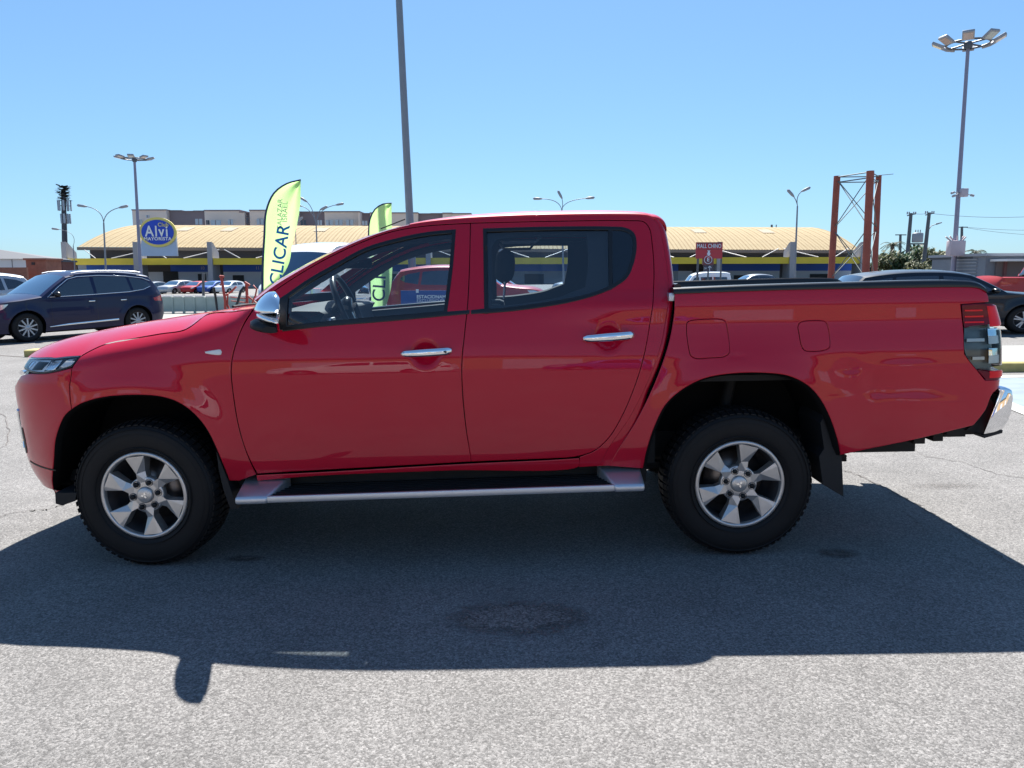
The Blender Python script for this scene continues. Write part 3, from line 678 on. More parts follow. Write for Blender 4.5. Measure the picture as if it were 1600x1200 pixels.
# ---- wheels ----------------------------------------------------------------
def make_wheel(parent, spin, steer=0, cx=0, near=1):
    """built around its own centre, outer face towards -y; near=-1 turns it round for the far side"""
    w = bpy.data.objects.new('wheel', None); COL.objects.link(w); w.parent = parent
    T = MB(); half = [(.224, .022), (.236, .008), (.262, .001), (.300, -.003), (.335, .001), (.352, .010), (.362, .024), (.367, .045)]
    prof = half+[(r, .245-a) for r, a in half[::-1]]; prof = prof+[(.21, .22), (.21, .03)]
    T.lathe(prof+[prof[0]], 96)
    for r in (.248, .318, .342): T.lathe([(r-.003, .004-.0), (r, -.0045), (r+.003, .004)], 96)
    tyre = T.build('tyre', rubber, w)
    B = MB()
    for k in range(64):
        a0 = 2*PI*k/64
        for y0, y1, r0, r1, da, sk in ((.012, .055, .358, .376, .030, 0), (.062, .105, .362, .378, .034, .02), (.11, .14, .362, .378, .03, 0), (.145, .185, .362, .378, .034, -.02), (.19, .233, .358, .376, .030, 0)):
            o = .03 if (y0 > .1) else 0
            vs = []
            for r in (r0, r1):
                for aa, yy in ((a0+o, y0), (a0+o+da*2, y0), (a0+o+da*2+sk, y1), (a0+o+sk, y1)):
                    rr = r-(.012 if (r == r1 and yy in (.012, .233)) else 0); vs.append((rr*math.cos(aa), yy, rr*math.sin(aa)))
            B.add(vs, [(0,1,2,3),(7,6,5,4),(0,4,5,1),(1,5,6,2),(2,6,7,3),(3,7,4,0)])
    B.build('tread', rubber, tyre, kind='stuff')
    R = MB(); R.lathe([(.226, .026), (.2255, .012), (.223, .007), (.2085, .0065), (.2055, .012), (.203, .030)], 96)
    rim = R.build('rim', alloy, w)
    MB().lathe([(.203, .030), (.200, .05), (.195, .10), (.19, .19), (.06, .20)], 64).build('barrel', alloy_dk, rim)
    MB().lathe([(.02, .135), (.15, .135), (.15, .16)], 48).build('brake_disc', disc_m, rim)
    for k in range(6):
        a = math.radians(60*k)+spin; S = MB()
        def P(r, deg, y): t = a+math.radians(deg); return (r*math.cos(t), y, r*math.sin(t))
        # front faces: two facets meeting on a ridge that runs from hub to rim
        A0, A1 = P(.068, -24, .030), P(.068, 24, .030); M1 = P(.115, 8, .020); O0, OR, O1 = P(.206, -15, .011), P(.206, 7, .009), P(.206, 13, .013); I0 = P(.12, -12, .036)
        f = [A0, I0, O0, OR, O1, M1, A1]
        bk = [(x*1.0, .075, z*1.0) for x, y, z in f]
        S.add([A0, I0, O0, OR, M1], [(0, 4, 3, 2, 1)]); S.add([OR, O1, M1], [(0, 2, 1)]); S.add([A0, A1, M1], [(0, 1, 2)])
        n = len(f); S.add(f+bk, [(i, (i+1) % n, (i+1) % n+n, i+n) for i in range(n)])
        S.build('spoke', alloy, rim, bevel=0)
        t = a+math.radians(30); c = (.0675*math.cos(t), 0, .0675*math.sin(t))
        MB().lathe([(.0195, .040), (.0195, .027), (.017, .026), (.0158, .045)], 20, 'y', (c[0], 0, c[2])).build('nut_seat', alloy_dk, rim)
        MB().lathe([(.0135, .05), (.0135, .022), (.0105, .017), (.0001, .016)], 6, 'y', (c[0], 0, c[2])).build('wheel_nut', black_pl, rim)
    MB().lathe([(.094, .06), (.092, .032), (.088, .0295), (.042, .0295)], 48).build('hub_plate', alloy, rim)
    hb = MB().lathe([(.041, .030), (.040, .018), (.034, .0135), (.0001, .0125)], 48).build('hub_cap', alloy, rim)
    E_ = MB()
    for k in range(3):
        t = PI/2+spin+k*2*PI/3; c, s_ = math.cos(t), math.sin(t)
        E_.add([(0, .0115, 0), (.009*c-.0055*s_, .0115, .009*s_+.0055*c), (.019*c, .0115, .019*s_), (.009*c+.0055*s_, .0115, .009*s_-.0055*c)], [(0, 1, 2, 3)])
    E_.build('emblem', chrome, rim)
    return w
WR = .376
fw = un_t(223, 776, -.885); rw_ = un_t(1157, 758, -.885)
for (x, z, sp, st) in ((fw[0], max(fw[2], WR-.008), math.radians(100), -4), (rw_[0], WR-.006, math.radians(79), 0)):
    w = make_wheel(truck, sp); w.location = (x, -.885, z)
    if st: w.rotation_euler = (0, 0, math.radians(st))
    w2 = copy_tree(w, truck); w2.location = (x, .885, z); w2.rotation_euler = (0, 0, PI+math.radians(st))

# ---- door handles ------------------------------------------------------------
def handle(parent, x0, x1, cpx, thick):
    for sgn, par in ((1, parent[0]), (-1, parent[1])):
        pts = []; n = 14; rows = []
        for i in range(n+1):
            t = i/n; pxx = x0+(x1-x0)*t; pyy = cpx[0]+(cpx[1]-cpx[0])*t
            q = un_t(pxx, pyy, -.93); out = .038*min(1, (math.sin(PI*min(max(t, .0), 1)))**.35)+.0
            hh = thick*(.82+.18*min(1, t*2.2))*(1 if 0 < i < n else .72)/311/2*1.0; yy = -(WB-.012)-out*.9-.002
            rows.append([(q[0], sgn*(yy+.011*math.cos(a)), q[2]+hh*math.sin(a)) for a in np.linspace(0, 2*PI, 13)])
        MB().grid(rows).add(rows[0][:-1], [tuple(range(12))]).add(rows[-1][:-1], [tuple(range(11, -1, -1))]).build('door_handle', chrome, par)
handle((d1, d1f), 625, 705, (554, 549), 12)
handle((d2, d2f), 912, 992, (530, 524), 13)
kk = un_t(696, 550, -.95); MB().lathe([(.006, -.003), (.006, 0), (.001, 0)], 16, 'y', (kk[0], -.944, kk[2])).build('key_cylinder', satin_blk, d1)

# ---- door mirrors -------------------------------------------------------------
mo = bpy.data.objects.new('door_mirror', None); COL.objects.link(mo); mo.parent = truck
mo2 = bpy.data.objects.new('door_mirror', None); COL.objects.link(mo2); mo2.parent = truck
def mshape(pxs, Y, ys, sc, close=True):
    q = np.array([un_t(*p, Y)[[0, 2]] for p in pxs]); q = path([[tuple(p) for p in q]], .02); c = np.array([q[:, 0].max()-.012, q[:, 1].mean()-.006]); g = []
    for y, s_ in zip(ys, sc): g.append([(c[0]+(p[0]-c[0])*s_-.31*(y+1.08), y, c[1]-.022*(1-s_)*(y < -1)+(p[1]-c[1])*s_) for p in list(q)+[q[0]]])
    return MB().grid(g).add(g[-1][:-1], [tuple(range(len(q)))]).add(g[0][:-1], [tuple(range(len(q)-1, -1, -1))])
ys = [-.925, -.94, -.975, -1.02, -1.065, -1.105, -1.13, -1.15, -1.16]; sc = [.82, .93, .99, 1, .95, .85, .68, .42, .15]
mshape([(437, 462), (430, 455.5), (420, 456.5), (408, 465), (399, 477), (396, 489), (415, 491), (436, 490), (438, 476)], -1.08, ys, sc).build('mirror_cap', chrome, (mo, mo2), mirror=True)
mshape([(437, 491), (400, 489), (398, 495), (403, 500), (437, 500)], -1.08, ys, [v*.98 for v in sc]).build('mirror_indicator', lampgrey, (mo, mo2), mirror=True)
mshape([(438, 500), (404, 499), (397, 503), (396, 511), (408, 516), (425, 518), (440, 516)], -1.02, [-.885, -.92, -.98, -1.06, -1.12, -1.145], [.85, .95, 1, .97, .85, .5]).build('mirror_base', black_pl, (mo, mo2), mirror=True)
mg = un_t(436, 478, -1.05); gx = mg[0]+.012
MB().add([(gx-.008, -1.115, mg[2]-.05), (gx-.075, -.95, mg[2]-.06), (gx-.075, -.95, mg[2]+.06), (gx-.008, -1.11, mg[2]+.05)], [(0, 1, 2, 3)]).build('mirror_glass', mirror_m, (mo, mo2), mirror=True)

# ---- cabin ----------------------------------------------------------------------
inner_o = px(Scab, [[(412, 474), (440, 452), (500, 414), (560, 385), (610, 367), (660, 358), (735, 353), (860, 350), (980, 349), (1008, 352), (1020, 370), (1024, 430), (1018, 500), (1005, 560)], [(420, 580)], [(412, 520)]], .03)
wi_f = px(Scab, [[(451, 463), (515, 422), (571, 392), (627, 375), (672, 366.5), (705, 364), (703, 400), (694, 485)], [(600, 496), (446, 510)]], .03)
wi_r = px(Scab, [[(768, 380), (775, 367), (800, 362), (860, 359.5), (918, 359.5)], [(921, 400), (916, 442)], [(880, 455), (800, 470), (768, 472)]], .03)
panel('inner_trim', inner_o, Scab, trim, truck, holes=[wi_f, wi_r], off=-.055, h=.06, gap=0, drop=0, lip=.02, edge=.004, normals=True)
hl = [[(e[0], e[1]*c*.96, e[2]-.045+.02*(1-c*c)) for c in np.linspace(1, -1, 9)] for e in E3[iw-1:]]
MB().grid(hl).build('headliner', trim_lt, truck)
MB().box((-.06, -.52, 1.655), (.14, -.22, 1.67)).build('sun_visor', trim_lt, truck, bevel=.006, mirror=True)
ds = []
for y in np.linspace(-.74, .74, 25):
    hood_b = .045*math.exp(-((y+.40)/.17)**4); ctr = .015*math.exp(-(y/.2)**4)
    ds.append([(-1.02, y, 1.235), (-.86, y, 1.262), (-.72, y, 1.272+hood_b*.6), (-.60, y, 1.268+hood_b+ctr), (-.575, y, 1.255+hood_b), (-.60, y, 1.215+.5*hood_b), (-.585, y, 1.10), (-.66, y, .85), (-.7, y, .6)])
MB().grid(ds).build('dashboard', mat('dash_top', (.10, .105, .11), rough=.75), truck)
MB().box((-.64, -.17, 1.10), (-.57, .17, 1.235)).build('dash_screen', satin_blk, truck, bevel=.01)
MB().box((-.585, -.66, 1.17), (-.56, -.56, 1.23)).build('air_vent', alu, truck, bevel=.006)
# steering wheel
sc_ = un_t(545, 482, -.40); SW = MB(); ax = Vector((.93, 0, .37)).normalized(); uu = Vector((0, 1, 0)); vv = ax.cross(uu)
C0 = Vector((sc_[0], -.40, sc_[2]-.0))
ring = [C0+uu*(.188*math.cos(t))+vv*(.188*math.sin(t)) for t in np.linspace(0, 2*PI, 33)]
SW.tube(ring, .017, 8, caps=False)
for t in (0.1, PI-.1, -PI/2): SW.bar(C0, C0+uu*(.18*math.cos(t))+vv*(.18*math.sin(t)), .03, .02)
SW.lathe([(.0001, .02), (.06, .015), (.07, -.01), (.04, -.05)], 16, 'x', tuple(C0)); SW.tube([C0, C0-ax*.28], .035, 8); SW.build('steering_wheel', satin_blk, truck)
MB().bar(tuple(C0-ax*.06+Vector((0, -.04, .0))), tuple(C0-ax*.06+Vector((0, -.20, .03))), .02, .012).build('indicator_stalk', satin_blk, truck)
# seats
def rbox(lo, hi, m, name, par, bev=.04, shear=0):
    M = MB().box(lo, hi); zz = [v[2] for v in M.v]; z0 = min(zz)
    M.v = [(x+shear*(z-z0), y, z) for x, y, z in M.v]; return M.build(name, m, par, bevel=bev)
hx = un_t(789, 417, -.40)
for y in (-.40, .40):
    st_ = bpy.data.objects.new('front_seat', None); COL.objects.link(st_); st_.parent = truck
    rbox((-.22, y-.25, .72), (.30, y+.25, .90), seat_m, 'seat_cushion', st_)
    rbox((.10, y-.24, .80), (.23, y+.24, 1.27), seat_m, 'seat_back', st_, shear=.22)
    H = []
    for k in range(9):
        t = -1+2*k/8; r = math.sqrt(max(0, 1-abs(t)**2.6)); r = max(r, .05)
        H.append([(hx[0]+.055*r*math.cos(a)+.006*t, y+.135*r*math.copysign(abs(math.sin(a))**.8, math.sin(a)), hx[2]+.003+.098*t) for a in np.linspace(0, 2*PI, 17)])
    MB().grid(H).build('headrest', seat_m, st_)
    for dy in (-.06, .06): MB().tube([(hx[0]-.01, y+dy, hx[2]-.17), (hx[0], y+dy, hx[2]-.05)], .006, 6).build('headrest_post', alu, st_)
rs = bpy.data.objects.new('rear_seat', None); COL.objects.link(rs); rs.parent = truck
rbox((.62, -.66, .74), (1.05, .66, .90), seat_m, 'seat_cushion', rs); rbox((.92, -.64, .82), (1.02, .64, 1.36), seat_m, 'seat_back', rs, shear=.12)
# interior mirror
q = un_t(560, 411, 0.0); M_ = Matrix.Translation(Vector(q))@Matrix.Rotation(math.radians(-38), 4, 'Z')
rm = MB().box((-.018, -.11, -.032), (.0, .11, .032), M_).build('rear_view_mirror', satin_blk, truck, bevel=.008)
MB().box((.0005, -.10, -.027), (.002, .10, .027), M_).build('mirror_glass', mirror_m, rm)
MB().tube([tuple(q), (q[0]-.10, 0, q[2]+.06)], .008, 6).build('mirror_stem', satin_blk, rm)
# seat belt on the pillar, grab handle
MB().box((.24, -.735, 1.15), (.25, -.70, 1.58)).build('seat_belt', mudf, truck)
MB().tube([(.3, -.60, 1.635), (.33, -.58, 1.60), (.5, -.58, 1.60), (.53, -.60, 1.635)], .010, 6).build('grab_handle', trim_lt, truck, mirror=True)
# roof aerial
a0 = un_t(600, 352, -.1); a1 = un_t(632, 343, .0)
a0 = (-.10, .18, 1.72); q0 = np.array(a0); a1 = (un_t(633, 342.5, .25)[0], .25, un_t(633, 342.5, .25)[2])
b1 = un_t(612, 349.5, .25)
MB().tube([(b1[0]-.07, .25, b1[2]-.03), tuple(a1)], .004, 5).build('roof_aerial', black_pl, truck)
# ================================================================== THE SETTING
def asphalt_mat(name, light, dark, scale=1.0, warm=0.0, big=.17):
    m = bpy.data.materials.new(name); m.use_nodes = True; nt = m.node_tree; N = nt.nodes; L = nt.links; p = N['Principled BSDF']
    tc = N.new('ShaderNodeTexCoord')
    def vor(sc, feat='F1'):
        v = N.new('ShaderNodeTexVoronoi'); v.feature = feat; v.inputs['Scale'].default_value = sc*scale; L.new(tc.outputs['Object'], v.inputs['Vector']); return v
    def noi(sc, det=4, rough=.6):
        v = N.new('ShaderNodeTexNoise'); v.inputs['Scale'].default_value = sc; v.inputs['Detail'].default_value = det; v.inputs['Roughness'].default_value = rough; L.new(tc.outputs['Object'], v.inputs['Vector']); return v
    v1, v2 = vor(85), vor(170); n1, n2, n3 = noi(.35), noi(2.3, 6), noi(60, 3)
    sep = N.new('ShaderNodeSeparateColor'); L.new(v1.outputs['Color'], sep.inputs[0])
    r1 = N.new('ShaderNodeValToRGB'); r1.color_ramp.elements[0].position = .05; r1.color_ramp.elements[1].position = .95
    r1.color_ramp.elements[0].color = (*dark, 1); r1.color_ramp.elements[1].color = (*light, 1); L.new(sep.outputs[0], r1.inputs[0])
    e = r1.color_ramp.elements.new(.62); e.color = (*[(a*.55+b*.45) for a, b in zip(light, dark)], 1)
    sep2 = N.new('ShaderNodeSeparateColor'); L.new(v2.outputs['Color'], sep2.inputs[0])
    m1 = N.new('ShaderNodeMix'); m1.data_type = 'RGBA'; m1.blend_type = 'MULTIPLY'; m1.inputs[0].default_value = 1
    r2 = N.new('ShaderNodeMapRange'); r2.inputs[3].default_value = .72; r2.inputs[4].default_value = 1.22; L.new(sep2.outputs[1], r2.inputs[0])
    cx = N.new('ShaderNodeCombineColor'); [L.new(r2.outputs[0], cx.inputs[i]) for i in range(3)]
    L.new(r1.outputs[0], m1.inputs[6]); L.new(cx.outputs[0], m1.inputs[7])
    ad = N.new('ShaderNodeMath'); ad.operation = 'ADD'; L.new(n1.outputs['Fac'], ad.inputs[0]); L.new(n2.outputs['Fac'], ad.inputs[1])
    r3 = N.new('ShaderNodeMapRange'); r3.inputs[1].default_value = .7; r3.inputs[2].default_value = 1.3; r3.inputs[3].default_value = 1-big; r3.inputs[4].default_value = 1+big; L.new(ad.outputs[0], r3.inputs[0])
    cy = N.new('ShaderNodeCombineColor'); [L.new(r3.outputs[0], cy.inputs[i]) for i in range(3)]
    m2 = N.new('ShaderNodeMix'); m2.data_type = 'RGBA'; m2.blend_type = 'MULTIPLY'; m2.inputs[0].default_value = 1
    L.new(m1.outputs[2], m2.inputs[6]); L.new(cy.outputs[0], m2.inputs[7]); L.new(m2.outputs[2], p.inputs['Base Color'])
    v3 = vor(48); s3 = N.new('ShaderNodeSeparateColor'); L.new(v3.outputs['Color'], s3.inputs[0]); g3 = N.new('ShaderNodeMath'); g3.operation = 'GREATER_THAN'; g3.inputs[1].default_value = .90; L.new(s3.outputs[2], g3.inputs[0])
    d3 = N.new('ShaderNodeMath'); d3.operation = 'LESS_THAN'; d3.inputs[1].default_value = .42; L.new(v3.outputs['Distance'], d3.inputs[0]); k3 = N.new('ShaderNodeMath'); k3.operation = 'MULTIPLY'; L.new(g3.outputs[0], k3.inputs[0]); L.new(d3.outputs[0], k3.inputs[1])
    k4 = N.new('ShaderNodeMath'); k4.operation = 'MULTIPLY'; k4.inputs[1].default_value = .4; L.new(k3.outputs[0], k4.inputs[0])
    m3 = N.new('ShaderNodeMix'); m3.data_type = 'RGBA'; L.new(k4.outputs[0], m3.inputs[0]); L.new(m2.outputs[2], m3.inputs[6]); m3.inputs[7].default_value = (*[min(1, c*1.55) for c in light], 1); L.new(m3.outputs[2], p.inputs['Base Color'])
    p.inputs['Roughness'].default_value = .85; p.inputs['Specular IOR Level'].default_value = .35
    vb = vor(85, 'DISTANCE_TO_EDGE'); mr = N.new('ShaderNodeMapRange'); mr.inputs[2].default_value = .35; L.new(vb.outputs[0], mr.inputs[0])
    a2 = N.new('ShaderNodeMath'); a2.operation = 'ADD'; L.new(mr.outputs[0], a2.inputs[0]); L.new(n3.outputs['Fac'], a2.inputs[1])
    b = N.new('ShaderNodeBump'); b.inputs['Strength'].default_value = .4; b.inputs['Distance'].default_value = .003; L.new(a2.outputs[0], b.inputs['Height']); L.new(b.outputs[0], p.inputs['Normal'])
    return m
asph = asphalt_mat('asphalt', (.222, .215, .209), (.098, .095, .093), scale=1.65)
patch_m = asphalt_mat('asphalt_patch', (.25, .215, .20), (.075, .065, .06), scale=1.45, big=.2)
oil_m = asphalt_mat('asphalt_stain', (.16, .14, .13), (.045, .04, .038))
paint_w = mat('road_white', (.50, .50, .47), rough=.8, noise=.25, nscale=6)
paint_b = mat('road_blue', (.17, .22, .28), rough=.8, noise=.35, nscale=4)
paint_y = mat('kerb_yellow', (.42, .36, .14), rough=.9, noise=.4, nscale=9)
kerb_m = mat('kerb_concrete', (.34, .33, .30), rough=.9, noise=.3, nscale=12, bump=.4, bscale=60)
conc = mat('concrete', (.26, .26, .245), rough=.9, noise=.2, nscale=3)
xs = sorted(set([round(x, 2) for x in np.concatenate([np.linspace(-40, 40, 81), np.linspace(-900, -45, 20), np.linspace(45, 900, 20)])]))
ysg = [-120, -60, -30, -15, -8, -5, -3, -1, 1, 3, 6, 10, 20, 40, 80, 140, 300, 700, 1600]
G = MB().grid([[(x, y, ground_z(x)) for y in ysg] for x in xs][::-1]); tag(G.build('ground', asph), kind='structure')
def sheet(name, pts, m, lift, kind='structure', seg=1):
    """flat sheet that follows the ground"""
    M = MB(); M.add([(x, y, ground_z(x)+lift) for x, y in pts], [tuple(range(len(pts)))]); o = M.build(name, m)
    return tag(o, kind=kind) if kind else o
def soft_mat(src, r0, r1, amount=1.0):
    m = src.copy(); nt = m.node_tree; N = nt.nodes; L = nt.links; out = [n for n in N if n.type == 'OUTPUT_MATERIAL'][0]; p = N['Principled BSDF']
    tc = N.new('ShaderNodeTexCoord'); vm = N.new('ShaderNodeVectorMath'); vm.operation = 'DISTANCE'; sx = N.new('ShaderNodeSeparateXYZ'); cxn = N.new('ShaderNodeCombineXYZ')
    L.new(tc.outputs['Generated'], sx.inputs[0]); L.new(sx.outputs[0], cxn.inputs[0]); L.new(sx.outputs[1], cxn.inputs[1]); L.new(cxn.outputs[0], vm.inputs[0]); vm.inputs[1].default_value = (.5, .5, 0)
    n = N.new('ShaderNodeTexNoise'); n.inputs['Scale'].default_value = 22; n.inputs['Detail'].default_value = 6; L.new(tc.outputs['Object'], n.inputs['Vector'])
    ma = N.new('ShaderNodeMath'); ma.operation = 'MULTIPLY_ADD'; ma.inputs[1].default_value = .35; L.new(n.outputs['Fac'], ma.inputs[0]); L.new(vm.outputs['Value'], ma.inputs[2])
    mr = N.new('ShaderNodeMapRange'); mr.inputs[1].default_value = r0+.12; mr.inputs[2].default_value = r1+.14; mr.inputs[3].default_value = amount; mr.inputs[4].default_value = 0; L.new(ma.outputs[0], mr.inputs[0])
    t = N.new('ShaderNodeBsdfTransparent'); mx = N.new('ShaderNodeMixShader'); L.new(mr.outputs[0], mx.inputs[0]); L.new(t.outputs[0], mx.inputs[1]); L.new(p.outputs[0], mx.inputs[2]); L.new(mx.outputs[0], out.inputs[0]); return m
oil_s = soft_mat(oil_m, .12, .48); worn_s = soft_mat(oil_m, .05, .45, .28)
def blob(cx, cy, rx, ry, n=28, seed=1, amp=.16):
    r = random.Random(seed); ph = [r.uniform(0, 6.28) for _ in range(5)]; out = []
    for k in range(n):
        t = 2*PI*k/n; q = 1+amp*sum(math.sin((j+2)*t+ph[j])/(j+1.5) for j in range(5)); out.append((cx+rx*q*math.cos(t), cy+ry*q*math.sin(t)))
    return out
g0 = at_ground(808, 966); sheet('asphalt_patch', blob(g0[0], g0[1], .33, .19, seed=3, amp=.05), soft_mat(patch_m, .30, .50), .004)
g0 = at_ground(1310, 865); sheet('oil_stain', blob(g0[0], g0[1], .15, .075, seed=5), oil_s, .004)
g0 = at_ground(384, 873); sheet('oil_stain', blob(g0[0], g0[1], .12, .06, seed=8), oil_s, .004)
for a, b, r1, r2, sd_ in ((1480, 760, .35, .12, 14), (930, 1010, .05, .03, 15)):
    g0 = at_ground(a, b); sheet('worn_spot', blob(g0[0], g0[1], r1, r2, seed=sd_), worn_s, .004)
# hairline crack running from the tail towards the right
rr = random.Random(4)
for cp, cw_ in (([(1318, 735), (1350, 748), (1420, 782), (1475, 815), (1530, 850), (1598, 890)], .008), ([(1418, 690), (1440, 712), (1500, 722), (1560, 742), (1640, 752)], .006), ([(1395, 770), (1412, 800), (1440, 822)], .005), ([(-20, 812), (30, 800), (75, 797), (105, 786)], .007), ([(-20, 640), (8, 650), (14, 690), (-20, 720)], .006)):
    W3 = [at_ground(*p) for p in cp]; pts = []
    for a, b in zip(W3[:-1], W3[1:]):
        for k in range(12): t = k/12; q = a*(1-t)+b*t; pts.append((q[0]+rr.uniform(-.018, .018), q[1]+rr.uniform(-.018, .018)))
    crk = MB(); crk.grid([[(x, y, ground_z(x)+.004), (x+cw_*rr.uniform(.4, 1), y+cw_*rr.uniform(.5, 1.3), ground_z(x)+.004)] for x, y in pts]); tag(crk.build('crack', oil_m), kind='structure')
# kerb on the left and traffic island, paint on the right
gL = at_ground(38, 558); gR = at_ground(300, 552)
def kerb_run(name, a, b, w, h, m, n=10):
    M = MB(); a, b = np.array(a[:2]), np.array(b[:2]); d = (b-a)/np.linalg.norm(b-a); nrm = np.array([-d[1], d[0]]); rows = []
    for k in range(n+1):
        c = a+(b-a)*k/n; z = ground_z(c[0]); rows.append([(c[0], c[1], z-.05), (c[0], c[1], z+h-.015), (c[0]+nrm[0]*.02, c[1]+nrm[1]*.02, z+h), (c[0]+nrm[0]*w, c[1]+nrm[1]*w, z+h), (c[0]+nrm[0]*w, c[1]+nrm[1]*w, z-.05)])
    M.grid(rows, sm=False); M.add(rows[0], [tuple(range(5))]); M.add(rows[-1], [tuple(range(4, -1, -1))]); return tag(M.build(name, m), kind='structure')
kerb_run('kerb', gL, gR, .35, .13, paint_y)
gl2 = at_ground(-60, 552); sheet('joint_line', [(gl2[0], gl2[1]), (gL[0]-.05, gL[1]), (gL[0]-.05, gL[1]+.06), (gl2[0], gl2[1]+.08)], oil_m, .004)
iA, iB = at_ground(1300, 585), at_ground(1900, 578)
kerb_run('kerb', iA, iB, .15, .13, paint_y)
isl = MB(); z1 = .131
isl.add([(iA[0], iA[1]+.155, ground_z(iA[0])+z1), (iB[0], iB[1]+.155, ground_z(iB[0])+z1), (iB[0], iB[1]+2.4, ground_z(iB[0])+z1), (iA[0], iA[1]+2.4, ground_z(iA[0])+z1), (iA[0], iA[1]+2.4, ground_z(iA[0])-.1), (iB[0], iB[1]+2.4, ground_z(iB[0])-.1)], [(0, 1, 2, 3), (3, 2, 5, 4)])
tag(isl.build('island_pavement', conc), kind='structure')
pa = [at_ground(*p)[:2] for p in [(1480, 592), (1900, 588), (1900, 700), (1590, 636)]]
sheet('blue_paint', [tuple(p) for p in pa], paint_b, .004)
pa = [at_ground(*p)[:2] for p in [(1500, 588), (1900, 584), (1900, 587.5), (1500, 591.5)]]; sheet('white_line', [tuple(p) for p in pa], paint_w, .008)
pa = [at_ground(*p)[:2] for p in [(1480, 600), (1500, 598), (1900, 755), (1900, 772)]]; sheet('white_line', [tuple(p) for p in pa], paint_w, .008)
# paler strip of ground between the parked cars on the left
pa = [at_ground(*p)[:2] for p in [(-200, 528), (160, 508), (300, 500), (420, 498), (420, 491), (240, 491), (120, 500), (-200, 514)]]
sheet('pale_strip', [tuple(p) for p in pa], mat('pale_ground', (.28, .27, .25), rough=.9, noise=.12, nscale=2), .004)

def text_obj(name, body, size, m, parent, loc, rot=(PI/2, 0, 0), ext=.01, sx=1.0, align='CENTER', bold=0.0):
    cu = bpy.data.curves.new(name, 'FONT'); cu.body = body; cu.size = size; cu.extrude = ext; cu.align_x = align; cu.align_y = 'CENTER'; cu.offset = bold; cu.space_character = 1.0+min(.25, bold*6)
    t = bpy.data.objects.new(name, cu); COL.objects.link(t); bpy.context.view_layer.update()
    me = bpy.data.meshes.new_from_object(t.evaluated_get(bpy.context.evaluated_depsgraph_get())); bpy.data.objects.remove(t); me.name = name
    me.materials.clear(); me.materials.append(m); o = bpy.data.objects.new(name, me); COL.objects.link(o); o.parent = parent; o.location = loc; o.rotation_euler = rot; o.scale = (sx, 1, 1)
    return o

# ---------------------------------------------------------------- market hall
cream = mat('roof_cream', (.36, .29, .18), rough=.9, spec=.08, noise=.10, nscale=.6)
yellow = mat('fascia_yellow', (.62, .46, .03), rough=.5, noise=.1, nscale=1)
navy = mat('band_blue', (.02, .12, .55), rough=.5)
wall_g = mat('hall_wall', (.42, .45, .50), rough=.9, noise=.2, nscale=.5)
wall_l = mat('hall_wall_pale', (.62, .66, .72), rough=.9, noise=.12, nscale=.5)
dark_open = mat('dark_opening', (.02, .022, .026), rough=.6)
fin_m = mat('fin_concrete', (.33, .32, .33), rough=.85, noise=.12, nscale=.6)
steel_l = mat('pale_steel', (.45, .45, .46), rough=.5, metal=.2)
steel_d = mat('dark_steel', (.10, .11, .125), rough=.5, metal=.3)
hall = empty('market_hall', at(730, 445, 92), 0, 'long low market hall with cream corrugated vault roof, yellow fascia and blue band', 'building')
HO = Vector(hall.location)
def hp(p): return tuple(Vector(p)-HO)
class HB(MB):
    def build(s, name, m, parent=None, **k):
        s.v = [hp(v) for v in s.v]; return MB.build(s, name, m, parent, **k)
YE, YR, YF = 93., 111., 89.
xe0, xe1 = at(121, 386, YE)[0], at(1345, 392, YE)[0]
ze0, ze1 = at(121, 386, YE)[2], at(1345, 391, YE)[2]; zr0, zr1 = at(205, 352.5, YR)[2], at(1250, 356, YR)[2]
ncol = 560; rows = []
for i in range(ncol+1):
    f = i/ncol; x = xe0+(xe1-xe0)*f; w = .045 if i % 2 else 0; r = []
    ze, zr = ze0+(ze1-ze0)*f, zr0+(zr1-zr0)*f
    for k in range(17):
        t = PI*k/16; u_ = k/8-1; y = YR+(YR-YE)*u_; r.append((x, y, ze+(zr-ze)*(1-abs(u_)**1.75)+w))
    rows.append(r)
rf_ = HB().grid(rows, sm=False).build('roof', cream, hall); rf_.data.materials.append(mat('roof_seam', (.27, .205, .12), rough=.9, spec=.08, noise=.3, nscale=2)); rf_.data.polygons.foreach_set('material_index', [1 if (k//16) % 3 == 0 else 0 for k in range(len(rf_.data.polygons))])
zg = ground_z(0)
eb = HB(); eb.box((xe0, YE-.15, ze0-.38), (xe1, YE+.05, ze0-.0)); eb.v = [(x, y, z+(ze1-ze0)*(x-xe0)/(xe1-xe0)) for x, y, z in eb.v]; eb.build('eaves_beam', mat('eaves_brown', (.16, .13, .11), rough=.8), hall)
zf1, zf0 = at(700, 402.8, YF)[2], at(700, 413, YF)[2]
xf0, xf1 = at(85, 402, YF)[0], at(1352, 404, YF)[0]
HB().box((xf0, YF-.12, zf0), (xf1, YF+.12, zf1)).build('fascia', yellow, hall)
HB().box((xf0+.1, YF+.13, zf1-.35), (xf1-.1, YE+1.0, zf1-.2)).build('canopy_roof', steel_l, hall)
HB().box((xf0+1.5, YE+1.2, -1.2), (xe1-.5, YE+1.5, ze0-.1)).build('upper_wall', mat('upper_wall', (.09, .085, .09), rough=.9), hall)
xe_l = xf0+1.6
zb0 = at(700, 424, YE)[2]
segs = [(100, 130, 0), (130, 214, 1), (222, 262, 2), (262, 330, 1), (345, 443, 1), (445, 555, 1), (558, 668, 1), (671, 781, 1), (785, 893, 1), (900, 1008, 1), (1010, 1062, 1), (1062, 1126, 2), (1128, 1222, 1), (1240, 1345, 1)]
